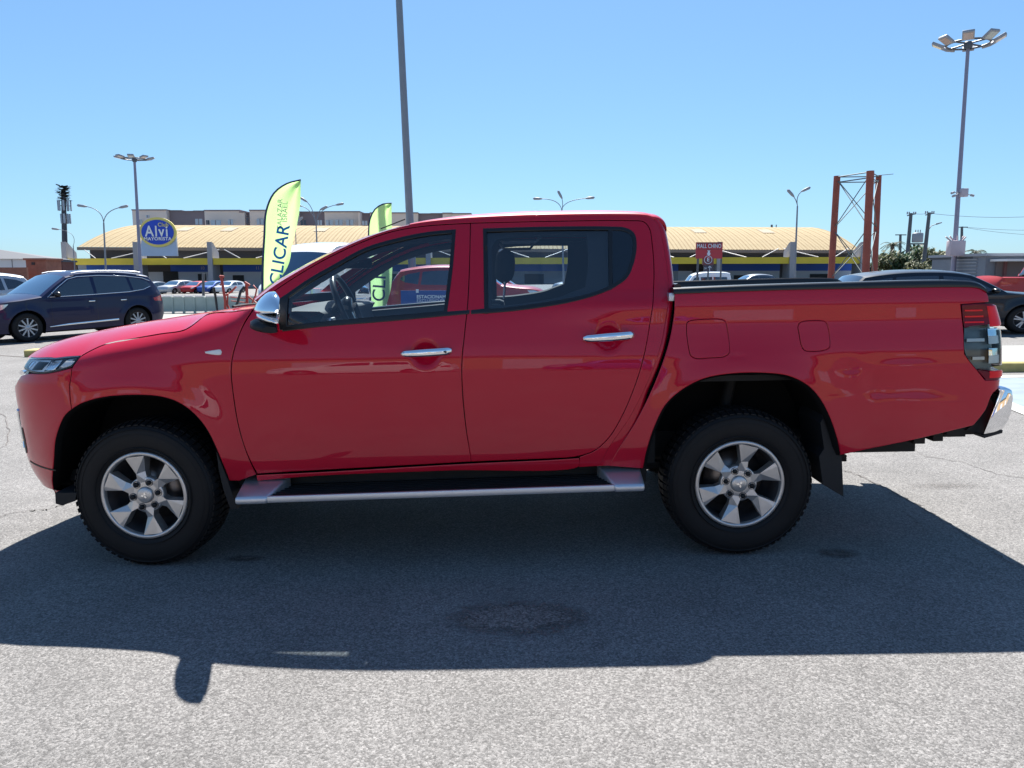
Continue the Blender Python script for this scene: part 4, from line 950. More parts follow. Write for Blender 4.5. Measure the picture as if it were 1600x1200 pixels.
for a, b, kind in segs:
    xa, xb = at(a, 430, YE)[0], at(b, 430, YE)[0]
    if kind == 1: HB().box((xa, YE+.9, zb0), (xb, YE+1.15, zf1-.4)).build('blue_band', navy, hall)
    HB().box((xa, YE+.95, -1.2), (xb, YE+1.17, zb0 if kind else zf1-.4)).build('shopfront_wall', wall_l if (a // 7) % 2 else wall_g, hall)
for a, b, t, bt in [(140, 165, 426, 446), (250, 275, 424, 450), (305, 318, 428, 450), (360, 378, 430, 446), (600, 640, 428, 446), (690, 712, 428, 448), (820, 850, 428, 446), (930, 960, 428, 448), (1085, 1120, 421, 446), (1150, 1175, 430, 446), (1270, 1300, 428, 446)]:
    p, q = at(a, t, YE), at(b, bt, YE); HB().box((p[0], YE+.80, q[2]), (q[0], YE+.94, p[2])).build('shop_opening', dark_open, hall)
for k in range(12):
    pxx = 105+113*k if k < 11 else 1345
    if pxx == 218: pxx = 216
    x = at(pxx, 430, YF)[0]; zt = at(pxx, 378, YF)[2]; M = HB()
    poly = [(YF-.5, -1.2), (YF-.3, zt), (YF+.2, zt-.1), (YF+1.9, ze0-.75), (YF+2.2, -1.2)]
    M.extrude_poly(poly, -.28, .28, lambda u, v, d: (x+d, u, v)); M.build('concrete_fin', fin_m, hall)
    if k < 11:
        for s_ in (1, -1):
            xs_ = x if s_ == 1 else at(105+113*(k+1), 430, YF)[0]; HB().tube([(xs_+s_*.3, YE-.3, ze0-.35), (xs_+s_*3.4, YF+.3, zf1+.02)], .05, 5).build('canopy_stay', steel_l, hall)
for pa_, w_ in ((1206, .25), (1213, .08)):
    p = at(pa_, 357, YR-2); q = at(pa_, 351, YR-2); HB().box((p[0]-w_/2, YR-2, p[2]-1.0), (p[0]+w_/2, YR-1.8, q[2])).build('roof_vent', steel_d, hall)
for a in (398, 480, 258, 1095, 1205, 330):                      # translucent roof panels
    p = at(a, 366, YE+5); xx = p[0]; f = (xx-xe0)/(xe1-xe0); R_ = []
    for u_ in (-.55, -.38): R_.append([(xx+d, YR+(YR-YE)*u_, ze0+(ze1-ze0)*f+(zr0+(zr1-zr0)*f-ze0-(ze1-ze0)*f)*(1-abs(u_)**1.75)+.07) for d in (0, 1.6)])
    HB().grid(R_).build('roof_light', mat('roof_light', (.36, .31, .24), rough=.9, spec=.1), hall)
# small shop numbers on the band
for a, tx in ((312, '10'), (399, '11'), (1050, '17')):
    p = at(a, 419, YE); text_obj('shop_number', tx, .55, steel_l, hall, hp((p[0], YE+.88, p[2])))
# oval sign on its own slab
slab = empty('oval_sign', at(248, 400, YF-.8), 0, 'blue oval supermarket sign with yellow rim on a silver slab above the yellow fascia', 'sign')
def sp(a, b, Y=YF-.8): return Vector(at(a, b, Y))-Vector(slab.location)
M = MB(); P4 = [sp(218, 400), sp(277, 400), sp(274, 365), sp(222, 365)]; M.extrude_poly([(p.x, p.z) for p in P4], 0, .35, lambda u, v, d: (u, d, v)); M.build('backing_slab', mat('silver_slab', (.38, .47, .60), rough=.35, metal=.2, noise=.15, nscale=1), slab)
c = sp(247.5, 363); rx, rz = 28*94.6/1200*.96, 21*94.6/1200*1.0
def disc(r1, r2, y0, y1, name, m):
    M = MB(); poly = [(c.x+r1*math.cos(2*PI*k/48), c.z+r2*math.sin(2*PI*k/48)) for k in range(48)]; M.extrude_poly(poly, y0, y1, lambda u, v, d: (u, d, v)); return M.build(name, m, slab)
disc(rx+.08, rz+.08, -.18, -.02, 'oval_rim', mat('rim_yellow', (.75, .62, .16), rough=.5)); disc(rx*.90, rz*.87, -.24, -.185, 'oval_face', mat('sign_blue', (.01, .06, .50), rough=.4))
sw = mat('sign_white', (.8, .8, .78), rough=.5); sy = mat('sign_gold', (.7, .6, .25), rough=.5)
text_obj('lettering', 'Alvi', 1.75, sw, slab, (c.x-.08, -.30, c.z+.05), sx=.86, bold=.03); text_obj('lettering', 'MAYORISTA', .52, sw, slab, (c.x, -.30, c.z-.78), sx=1.08, bold=.014); text_obj('lettering', 'Club', .62, sy, slab, (c.x+.75, -.32, c.z+.85), bold=.012)

# ---------------------------------------------------------------- apartments behind
beige = mat('block_beige', (.80, .66, .57), rough=.9); brown = mat('block_brown', (.24, .19, .20), rough=.9); palew = mat('block_window', (.45, .50, .56), rough=.2); dwin = mat('block_window_dark', (.05, .06, .08), rough=.1)
YA = 150.
apt = empty('apartment_block', at(460, 352, YA), 0, 'flat-roofed beige and brown apartment block rising behind the cream vault roof', 'building')
def ap(p): return tuple(Vector(p)-Vector(apt.location))
for i, (a, b, top, c_) in enumerate([(204, 258, 328.5, 0), (258, 278, 329, 1), (278, 297, 330, 1), (297, 316, 329.5, 1), (316, 372, 329, 0), (372, 380, 331.5, 0), (380, 390, 332.5, 1), (390, 430, 329.5, 0), (430, 465, 331, 0), (465, 505, 331, 1), (505, 560, 331, 0), (560, 563, 332, 0), (563, 577, 333.5, 1), (577, 652, 333, 0), (652, 672, 334, 1), (672, 691, 333.6, 1), (691, 706, 333.4, 0), (706, 736, 334.5, 0)]):
    p, q = at(a, top, YA), at(b, top, YA); dy = rng.uniform(-.5, 1.2) if c_ == 0 else 1.8
    M = MB(); M.box((p[0], YA+dy, -2), (q[0], YA+12, p[2])); M.v = [ap(v) for v in M.v]; M.build('block_wall', beige if c_ == 0 else brown, apt)
    M = MB(); M.box((p[0]-.05, YA+dy-.15, p[2]), (q[0]+.05, YA+12, p[2]+.22)); M.v = [ap(v) for v in M.v]; M.build('parapet', brown, apt)
for a, b, t, bt, d_ in [(215, 222, 343, 351, 0), (228, 233, 336, 340, 0), (305, 316, 342, 351, 0), (322, 327, 344, 351, 1), (329, 345, 344, 352, 0), (356, 364, 343, 351, 0), (384, 388, 340, 350, 1), (401, 412, 342, 351, 0), (496, 503, 344, 352, 0), (509, 520, 344, 352, 0), (524, 535, 343.5, 352, 0), (541, 552, 343.5, 352, 0), (566, 574, 345, 352, 0), (470, 478, 344, 352, 1)]:
    p, q = at(a, t, YA-.6), at(b, bt, YA-.6); M = MB(); M.box((p[0], YA-.65, q[2]), (q[0], YA-.4, p[2])); M.v = [ap(v) for v in M.v]; f_ = M.build('window', dwin if d_ else palew, apt)
    M = MB(); M.box(((p[0]+q[0])/2-.06, YA-.7, q[2]), ((p[0]+q[0])/2+.06, YA-.651, p[2])); M.v = [ap(v) for v in M.v]; M.build('mullion', brown, f_)

# ---------------------------------------------------------------- low houses far left
brick = mat('brick_wall', (.27, .11, .075), rough=.9, noise=.35, nscale=3); wht = mat('white_wall', (.72, .70, .68), rough=.8); slate = mat('slate', (.07, .08, .10), rough=.7)
def house(name, label, a, b, top, Y, m, roof_m, dep=8, gable=None, wins=()):
    p, q = at(a, top, Y), at(b, top, Y); e = empty(name, ((p[0]+q[0])/2, Y, ground_z(p[0])), 0, label, 'building'); o = Vector(e.location)
    M = MB(); M.box((p[0], Y, -2), (q[0], Y+dep, p[2])); M.v = [tuple(Vector(v)-o) for v in M.v]; M.build('wall', m, e)
    M = MB()
    if gable: zg_ = p[2]+gable; M.add([(p[0]-.3, Y-.3, p[2]), (q[0]+.3, Y-.3, p[2]), (q[0]+.3, Y+dep, p[2]), (p[0]-.3, Y+dep, p[2]), (p[0]-.3+(q[0]-p[0])*.1, Y+dep/2, zg_), (q[0]+.3, Y+dep/2, p[2]+.1)], [(0, 1, 5, 4), (2, 3, 4, 5), (0, 4, 3), (1, 2, 5), (3, 2, 1, 0)])
    else: M.box((p[0]-.15, Y-.15, p[2]), (q[0]+.15, Y+dep+.1, p[2]+.18))
    M.v = [tuple(Vector(v)-o) for v in M.v]; M.build('roof', roof_m, e)
    for wa, wb, wt, wbt, wm in wins:
        r, s_ = at(wa, wt, Y-.05), at(wb, wbt, Y-.05); M = MB(); M.box((r[0], Y-.06, s_[2]), (s_[0], Y+.05, r[2])); M.v = [tuple(Vector(v)-o) for v in M.v]; M.build('window', wm, e)
    return e
house('white_house', 'white low house with dark pitched roof at the far left edge', -60, 42, 404.5, 75, wht, slate, gable=1.2, wins=[(-20, -8, 409, 415, dwin), (18, 19.5, 405, 418, slate)])
house('brick_building', 'square red brick building with a small round opening beside the white house', 40, 71, 406.5, 68, brick, brick, dep=2.5, wins=[(49, 54, 410, 414, dark_open)])
house('brick_shed', 'dark low brick shed between brick building and yellow canopy', 72.5, 98, 409.5, 80, mat('brick_dark', (.16, .07, .06), rough=.9, noise=.3, nscale=3), slate, dep=2.5, wins=[(88, 95, 416, 421, dwin)])
M = MB(); o = at(5, 418, 66); p, q = at(-60, 418, 66), at(41, 418, 66); M.box((p[0], 66, -2), (q[0], 66.25, p[2])); w_ = M.build('garden_wall', brick); tag(w_, 'low brown brick garden wall in front of the white house', 'wall')
# reflected side of the car park, behind the camera
bh = empty('warehouse', (0, -34, 0), 0, 'ochre warehouse seen only as a reflection in the red doors', 'building')
MB().box((-60, -6, -1), (45, 4, 4.2)).build('wall', mat('ochre_wall', (.36, .25, .14), rough=.9, noise=.2, nscale=.4), bh); MB().box((-60.3, -6.3, 4.2), (45.3, 4.3, 4.8)).build('roof', steel_d, bh)
for x in range(-54, 44, 9): MB().box((x, 4.0, 0), (x+3.4, 4.1, 2.6)).build('roller_door', wall_g, bh)
# ---------------------------------------------------------------- grey sheds on the right
shm = mat('shed_grey', (.17, .19, .22), rough=.6, noise=.1, nscale=2); shl = mat('shed_louvre', (.30, .32, .35), rough=.5); taupe = mat('shed_taupe', (.15, .13, .13), rough=.8)
Ys = 34.
sh = empty('grey_shed', (22.5, 32, 0), 0, 'grey metal shed with louvred side and sloping roof on the right', 'building')
def wbuild(M, name, m, par): o = Vector(par.location); M.v = [tuple(Vector(v)-o) for v in M.v]; return M.build(name, m, par)
xs0 = at(1541, 400, 30.0)[0]; zt_ = at(1541, 400, 30.0)[2]
M = MB(); M.box((xs0, 30.0, -.5), (xs0+3.5, 34.4, zt_)); wbuild(M, 'wall', shm, sh)
M = MB(); M.box((xs0-.12, 29.85, zt_), (xs0+3.6, 34.6, zt_+.12)); wbuild(M, 'roof', shl, sh)
for k in range(12):
    M = MB(); M.box((xs0-.05, 30.6, .35+k*.15), (xs0-.002, 32.4, .385+k*.15)); wbuild(M, 'louvre', shl, sh)
Ys = 32.
sh2 = empty('taupe_shed', at(1590, 440, Ys-2), 0, 'dark taupe box building with white canopy edge at the right border', 'building')
p, q = at(1556, 402, Ys-2), at(1760, 402, Ys-2)
M = MB(); M.box((p[0], Ys-2.1, -.5), (q[0], Ys+2, p[2]-.1)); wbuild(M, 'wall', taupe, sh2)
M = MB(); M.box((at(1541, 397, Ys-2)[0], Ys-1, p[2]-.05), (q[0], Ys+2.6, at(1600, 395.5, Ys-2)[2])); wbuild(M, 'roof', slate, sh2)
M = MB(); M.box((p[0]-.25, Ys-3.2, at(1600, 408, Ys-3)[2]), (q[0], Ys-1.1, at(1600, 404.5, Ys-3)[2])); wbuild(M, 'canopy_edge', wht, sh2)
M = MB(); M.box((p[0]+.3, Ys-2.2, -.5), (p[0]+.42, Ys-2.102, p[2]-.12)); wbuild(M, 'corner_post', mat('oxide_post', (.16, .07, .07), rough=.8), sh2)
# ================================================================== OTHER VEHICLES
car_screen = mat('car_windscreen', (.035, .085, .16), rough=.03, coat=1, spec=.8)  # blue base colour imitates sky reflected in the windscreens
car_glass = mat('car_glass', (.012, .018, .03), rough=.03, coat=1, spec=.8)
def car_paint(name, c, metal=.4): return mat(name, c, rough=.4, metal=metal, coat=.45, coat_r=.02, spec=.25)
tl_red = mat('car_tail_red', (.42, .01, .015), rough=.15, coat=1); hl_mat = mat('car_lamp', (.62, .66, .70), rough=.1, metal=.5, coat=1)
KIND = {
 'suv': dict(L=4.72, W=1.88, top=[[(.10, .24), (.02, .45), (.03, .70), (.10, .86), (.35, .96), (.9, 1.03), (1.32, 1.09)], [(1.7, 1.36), (2.02, 1.56)], [(2.35, 1.63), (2.9, 1.665), (3.5, 1.655), (4.0, 1.60), (4.28, 1.55)], [(4.46, 1.33), (4.60, 1.10)], [(4.66, .95), (4.70, .72), (4.69, .45), (4.60, .30)]],
    bottom=[(3.95, .26), (1.0, .24)], wx=(.93, 3.80), rw=.365, ra=.425, belt=1.05,
    wins=[[(1.52, 1.10), (1.80, 1.31), (2.08, 1.49), (2.20, 1.52), (2.62, 1.565), (2.64, 1.13)], [(2.72, 1.135), (2.72, 1.57), (3.2, 1.57), (3.62, 1.545), (3.68, 1.17)], [(3.76, 1.18), (3.70, 1.54), (4.02, 1.49), (4.22, 1.42), (4.30, 1.33), (4.14, 1.24)]], seams=[1.52, 2.68, 3.55]),
 'hatch': dict(L=4.0, W=1.72, top=[[(.10, .24), (.02, .42), (.04, .62), (.15, .76), (.5, .86), (.95, .95)], [(1.35, 1.22), (1.65, 1.38)], [(2.0, 1.45), (2.5, 1.475), (3.0, 1.45), (3.45, 1.38)], [(3.72, 1.12), (3.84, .96)], [(3.93, .80), (3.96, .60), (3.93, .40), (3.86, .28)]],
    bottom=[(3.2, .24), (.9, .22)], wx=(.78, 3.25), rw=.31, ra=.36, belt=.93,
    wins=[[(1.18, .97), (1.42, 1.14), (1.70, 1.32), (2.05, 1.38), (2.22, 1.385), (2.24, .99)], [(2.31, .99), (2.30, 1.385), (2.7, 1.375), (3.1, 1.33), (3.3, 1.15), (3.2, 1.03)]], seams=[1.15, 2.28, 3.1]),
 'van': dict(L=4.7, W=1.95, top=[[(.10, .28), (.02, .50), (.05, .85), (.20, 1.02), (.62, 1.18)], [(.95, 1.62), (1.20, 1.95)], [(1.5, 2.12), (2.2, 2.22), (3.2, 2.23), (4.2, 2.18), (4.5, 2.10)], [(4.58, 1.6), (4.62, 1.2)], [(4.68, .9), (4.68, .5), (4.6, .3)]],
    bottom=[(3.9, .28), (1.0, .26)], wx=(.85, 3.80), rw=.34, ra=.40, belt=1.15,
    wins=[[(.95, 1.22), (1.12, 1.50), (1.34, 1.82), (1.75, 1.86), (1.78, 1.22)], [(1.90, 1.24), (1.88, 1.86), (2.9, 1.86), (2.9, 1.24)], [(3.0, 1.24), (3.0, 1.86), (4.2, 1.82), (4.25, 1.24)]], seams=[.95, 1.84, 2.95]),
 'pickup': dict(L=5.25, W=1.82, top=[[(.10, .45), (.02, .65), (.05, .90), (.20, 1.03), (.7, 1.12), (1.25, 1.20)], [(1.62, 1.48), (1.9, 1.66)], [(2.2, 1.73), (2.8, 1.76), (3.2, 1.74), (3.42, 1.69)], [(3.50, 1.45), (3.55, 1.30)], [(3.62, 1.285), (5.10, 1.30)], [(5.20, 1.1), (5.22, .85), (5.15, .62)]],
    bottom=[(4.4, .48), (1.0, .42)], wx=(.90, 3.95), rw=.37, ra=.46, belt=1.18,
    wins=[[(1.50, 1.20), (1.78, 1.42), (2.02, 1.60), (2.36, 1.66), (2.38, 1.24)], [(2.46, 1.25), (2.46, 1.665), (2.95, 1.665), (3.25, 1.60), (3.22, 1.36)]], seams=[1.45, 2.42, 3.3, 3.56]),
}
def simple_wheel(parent, x, y, r, w, spokes, rimc, side, dark, n=32):
    """side -1: outer face to -y"""
    e = bpy.data.objects.new('wheel', None); COL.objects.link(e); e.parent = parent; e.location = (x, y, r); e.rotation_euler = (0, 0, 0 if side < 0 else PI)
    MB().lathe([(r*.64, .01), (r*.70, -.004), (r*.90, 0), (r*.98, .02), (r, .05), (r, w-.04), (r*.95, w-.01), (r*.64, w)], n).build('tyre', rubber, e)
    R = MB().lathe([(r*.66, .015), (r*.63, .004), (r*.60, .02), (r*.58, .10), (.02, .13)], n); rim = R.build('rim', dark, e)
    S = MB()
    for k in range(spokes):
        for da in ((-.13, .13) if spokes <= 6 else (0,)):
            t = 2*PI*k/spokes+.3; a = (.05*math.cos(t+da), .012, .05*math.sin(t+da)); b = (r*.62*math.cos(t+da*1.3), .012, r*.62*math.sin(t+da*1.3)); S.bar(a, b, .034*r/.36, .02, up=(0, 1, 0))
    S.lathe([(.06, .012), (.05, .0), (.001, -.002)], 16); S.build('spokes', rimc, rim); return e
def vehicle(name, label, cat, kind, paint_m, loc, rz, scale=1.0, group=None, detail=1, spokes=5, rimc=None, rimd=None, trim_line=True, zs=1.0):
    K = KIND[kind]; L, W = K['L'], K['W']; e = empty(name, (loc[0], loc[1], ground_z(loc[0]) if len(loc) < 3 else loc[2]), rz, label, cat, group)
    e.rotation_euler = (0, -math.atan(_TS)*math.cos(rz)*1.0, rz); e.scale = (scale, scale, scale*zs)
    h = {2: .05, 1: .10, 0: .22}[detail]; st = {2: .03, 1: .06, 0: .14}[detail]
    def S(uv):
        x, z = uv[:, 0]+L/2, uv[:, 1]
        i = .05*sstep(.60, .25, z)+.012*sstep(.7, K['belt'], z)+.36*np.maximum(0, z-K['belt'])**1.15*(1 if kind != 'van' else .45)
        if kind == 'pickup': i = np.where((x > 3.5), .02*sstep(.7, 1.2, z), i)
        for xc in K['wx']: i = i-.02*np.exp(-(np.maximum(0, np.hypot(x-xc, z-K['rw'])-K['ra'])/.10)**2)
        tf = np.clip((.95-x)/.95, 0, 1); tr = np.clip((x-(L-.7))/.7, 0, 1)
        i = i+.30*tf**2.6+.20*tr**2.8
        return np.stack([uv[:, 0], -(W/2-i), z], 1)
    tops = []; marks = []
    for sg in K['top']:
        q = [(x-L/2, z) for x, z in sg]
        if tops: q = [tuple(tops[-1][-1])]+q
        tops.append(smooth_seg(q, st)); 
    T = np.vstack([tops[0]]+[t[1:] for t in tops[1:]]); cnt = np.cumsum([len(tops[0])]+[len(t)-1 for t in tops[1:]])
    # lower edge with wheel arches
    B = [tuple(T[-1])]
    for xc in (K['wx'][1], K['wx'][0]):
        zb = K['bottom'][0][1] if xc > 2 else K['bottom'][1][1]; c = K['rw']; a0 = math.asin(max(-1, min(1, (zb-c)/K['ra'])))
        B += [(xc-L/2+K['ra']*math.cos(t), c+K['ra']*math.sin(t)) for t in np.linspace(a0, PI-a0, 15 if detail else 9)]
    out = np.vstack([T, path([B[:2]], st, False)[1:], path([B[1:16 if detail else 10]], st, False)[1:], np.array(B[16 if detail else 10:])])
    pn = panel('body_side', out, S, paint_m, e, h=h, gap=0, drop=0, edge=.006, lip=.05 if detail else 0)
    P = S(T); d = np.gradient(T, axis=0); nn = np.stack([-d[:, 1], d[:, 0]], 1); nn /= np.hypot(nn[:, 0], nn[:, 1])[:, None]
    cs = 1-np.linspace(0, 1, 9 if detail else 5)**1.6; cs = np.concatenate([cs, -cs[-2::-1]]); rows = []
    for p, n in zip(P, nn):
        rows.append([(p[0]+n[0]*(.05*(1-c*c)+.035*math.sqrt(max(0, 1-c**4))), p[1]*c, p[2]+n[1]*(.05*(1-c*c)+.035*math.sqrt(max(0, 1-c**4)))) for c in cs])
    names = ['bonnet', 'windscreen', 'roof', 'rear_window', 'tailgate'] if kind != 'pickup' else ['bonnet', 'windscreen', 'roof', 'rear_window', 'bed_cover', 'tailgate']
    i0 = 0
    for nme, i1 in zip(names, cnt):
        r = rows[max(0, i0-1):i1]; i0 = i1
        if nme == 'bed_cover': MB().grid([q[:3] for q in r]).build('bed_edge', paint_m, e, mirror=True); fl = MB(); fl.grid([[(q[2][0], q[2][1], q[2][2]-.35), (q[2][0], -q[2][1], q[2][2]-.35)] for q in r]); fl.grid([[q[2], (q[2][0], q[2][1], q[2][2]-.35)] for q in r]); fl.grid([[(q[2][0], -q[2][1], q[2][2]), (q[2][0], -q[2][1], q[2][2]-.35)] for q in r]); fl.build('bed_floor', satin_blk, e); continue
        if nme in ('windscreen', 'rear_window'):
            k = 2 if detail else 1
            MB().grid([q[k:-k] for q in r]).build(nme, car_screen if nme == 'windscreen' else car_glass, e); MB().grid([q[:k+1] for q in r]).build('pillar', paint_m, e, mirror=True)
        else: MB().grid(r).build(nme, paint_m, e)
    for q in K['wins']:
        q = np.array([(x-L/2, z) for x, z in q]); q = path([[tuple(p) for p in q[:1]]+[tuple(p) for p in q[1:2]]]+[[tuple(p)] for p in q[2:]], .05) if False else ccw(np.vstack([smooth_seg([tuple(q[i]), tuple(q[(i+1) % len(q)])], .08)[:-1] for i in range(len(q))]))
        a, b = panel('side_window', q, S, car_glass, e, off=.004, gap=0, drop=.003, lip=0, edge=.004, h=.2)
    if detail:
        M = MB(); lo = [(x-L/2, z) for x, z in [K['wins'][0][0]]]
        for xs_ in K['seams']:
            zz = np.linspace(.32 if kind != 'pickup' else .5, K['belt']+.03, 10); q = S(np.array([[xs_-L/2-.03*(z-.7), z] for z in zz])); M.grid([[tuple(p+[0, -.002, 0]), tuple(p+[.007, -.002, 0])] for p in q])
        M.build('door_seam', satin_blk, e, mirror=True, kind='stuff')
        for xs_ in K['seams'][1:3]:
            q = S(np.array([[xs_-L/2-.12, K['belt']-.10]]))[0]; MB().box((q[0]-.10, q[1]-.03, q[2]-.015), (q[0]+.07, q[1]-.005, q[2]+.012)).build('door_handle', chrome if detail == 2 else paint_m, e, bevel=.005, mirror=True)
        q = S(np.array([[K['wins'][0][0][0]-L/2+.12, K['belt']+.10]]))[0]
        M = MB(); M.lathe([(.001, -.09), (.05, -.085), (.075, -.05), (.08, .0), (.075, .05), (.04, .06)], 12, 'x', (0, 0, 0)); M.v = [(v[0]*.8+q[0], v[1]*1.35+q[1]-.13, v[2]*.9+q[2]) for v in M.v]; M.build('door_mirror', satin_blk if detail == 2 else paint_m, e, mirror=True)
    zb = K['belt']; sL = -L/2
    hl_ = ccw(path([[(sL+.10, zb-.20), (sL+.30, zb-.12), (sL+.55, zb-.10)], [(sL+.42, zb-.22), (sL+.12, zb-.30)]], .06)) if kind != 'van' else ccw(path([[(sL+.10, .75), (sL+.12, .98), (sL+.30, 1.05)], [(sL+.34, .80)]], .06))
    panel('headlight', hl_, S, hl_mat, e, off=.004, gap=0, drop=.003, lip=0, edge=.004, h=.15)
    tl_ = ccw(path([[(L/2-.42, zb-.08), (L/2-.10, zb-.02)], [(L/2-.09, zb-.18)], [(L/2-.36, zb-.16)]], .06)) if kind != 'van' else ccw(path([[(L/2-.16, 1.0), (L/2-.07, 1.0)], [(L/2-.06, 1.5)], [(L/2-.15, 1.5)]], .06))
    panel('tail_light', tl_, S, tl_red, e, off=.004, gap=0, drop=.003, lip=0, edge=.004, h=.15)
    if detail == 2 and trim_line:
        q = S(np.array([[x-L/2, z] for x, z in zip(np.linspace(1.45, 3.25, 20), np.linspace(.36, .43, 20))])); MB().grid([[tuple(p+[0, -.006, -.02-.0]), tuple(p+[0, -.016, 0]), tuple(p+[0, -.006, .028*min(1, k/5)])] for k, p in enumerate(q)]).build('chrome_sill', chrome, e, mirror=True)
        q = S(np.array([[x-L/2, z] for x, z in [(1.45, 1.08), (1.75, 1.32), (2.05, 1.52), (2.3, 1.58), (2.9, 1.605), (3.6, 1.58), (4.1, 1.52), (4.3, 1.44)]])); MB().tube([tuple(p+[0, -.005, 0]) for p in q], .010, 6).build('window_trim', chrome, e, mirror=True)
        q = S(np.array([[x-L/2, z] for x, z in [(1.5, 1.085), (2.6, 1.115), (3.6, 1.155), (4.05, 1.21), (4.28, 1.29)]])); MB().tube([tuple(p+[0, -.004, 0]) for p in q], .010, 6).build('window_trim', chrome, e, mirror=True)
        q = S(np.array([[x-L/2, 1.60] for x in np.linspace(2.2, 4.1, 12)])); MB().tube([(p[0], p[1]+.05, 1.665+.055*math.sin(PI*k/11)**.4) for k, p in enumerate(q)], .018, 8).build('roof_rail', alu, e, mirror=True)
    for xc in K['wx']:
        for s_ in (-1, 1): simple_wheel(e, xc-L/2, s_*(W/2-.015), K['rw'], .22, spokes, rimc or alloy, s_, rimd or alloy_dk, 40 if detail == 2 else 20)
        A = MB(); A.grid([[(xc-L/2+K['ra']*1.02*math.cos(t), -W/2+.03, K['rw']+K['ra']*1.02*math.sin(t)), (xc-L/2+K['ra']*1.0*math.cos(t), -W/2+.40, K['rw']+K['ra']*math.sin(t)), (xc-L/2, -W/2+.40, K['rw'])] for t in np.linspace(-.4, PI+.4, 15)], sm=False); A.build('arch_liner', liner_m, e, mirror=True)
    MB().box((-L/2+.25, -W/2+.2, .20 if kind != 'pickup' else .4), (L/2-.25, W/2-.2, .42 if kind != 'pickup' else .55)).build('underbody', shaft, e)
    return e
R_ = math.radians
navyp = car_paint('navy_paint', (.002, .006, .045), .0); silverp = car_paint('silver_paint', (.42, .44, .47), .6); whitep = mat('white_paint', (.78, .79, .80), rough=.3, coat=1)
redp = car_paint('red_paint_flat', (.36, .02, .02), .1); bluep = car_paint('blue_paint', (.02, .07, .30), .3); greyp = car_paint('grey_paint', (.12, .14, .17), .6); blackp = car_paint('black_paint', (.012, .018, .028), .4)
vehicle('parked_suv', 'dark navy SUV with chrome window trim and sill strip parked left, facing left', 'SUV', 'suv', navyp, (-11.12, 15.35), R_(58), scale=.975, detail=2, spokes=10, rimc=silverp)
vehicle('parked_suv', 'pale grey SUV cut by the left edge, parked beyond the dark navy SUV', 'SUV', 'suv', silverp, (-17.2, 19.6), R_(50), detail=1)
vehicle('parked_suv', 'black SUV with silver roof rails parked behind the load bed, facing right', 'SUV', 'suv', blackp, (10.2, 13.1), R_(180-4), zs=.815, detail=2, spokes=5, rimc=silverp, trim_line=False)
vehicle('pickup_truck', 'red pickup behind the black SUV, its bed and rear window showing at the right border', 'pickup truck', 'pickup', redp, (19.1, 21.6), R_(180), zs=.92, detail=1)
vehicle('parked_van', 'white van with bulging roof seen above the windscreen pillar beside the tall lime flag', 'van', 'van', whitep, (-5.45, 20.0), R_(72), scale=1.08, detail=1)
vehicle('parked_wagon', 'red station wagon seen through the front door window behind the blue parking banner', 'car', 'suv', redp, (-.9, 18.6), R_(180), scale=.98, detail=1)
vehicle('parked_hatchback', 'red hatchback low behind the front headrest, seen through the rear door window', 'car', 'hatch', redp, (-.35, 28.5), R_(180), scale=.92, detail=1)
vehicle('parked_van', 'small white van behind the load bed below the red shop sign', 'van', 'van', whitep, (at(1105, 430, 55)[0], 56.0, -.55), 0, scale=.88, detail=0)
rowc = [('hatch', greyp, 236, 'dark grey car nearest the tail of the navy SUV in the row behind the barrier'), ('suv', silverp, 276, 'silver car in the row behind the barrier, right of the dark grey one'), ('hatch', redp, 308, 'red car in the row behind the barrier, between silver and blue cars'), ('hatch', bluep, 333, 'blue car in the row behind the barrier, half hidden by the red bike racks'), ('hatch', whitep, 359, 'white car in the row behind the barrier, behind the red bike racks')]
for kd, pm, pxx, lb in rowc:
    p = at(pxx, 450, 66); vehicle('parked_car', lb, 'car', kd, pm, (p[0], 66), R_(74), scale=.80 if kd == 'suv' else .83, zs=.86, group='cars parked in front of the market hall', detail=0)
for pxx, pm, kd, lb in ((1180, greyp, 'hatch', 'dark car roof showing just above the load bed left of the concrete fin'), (905, greyp, 'hatch', 'dark car low in the rear door window, right of the lamp post'), ):
    p = at(pxx, 450, 56); vehicle('parked_car', lb, 'car', kd, pm, (p[0], 57, -.25), R_(10), group='cars parked in front of the market hall', detail=0)
vehicle('parked_car', 'dark blue car behind the camera, seen only reflected in the rear door', 'car', 'hatch', bluep, (3.2, -16.5), R_(0), detail=0)
vehicle('parked_car', 'white car behind the camera, seen only reflected in the front door', 'car', 'suv', whitep, (-3.4, -17.0), R_(0), detail=0)
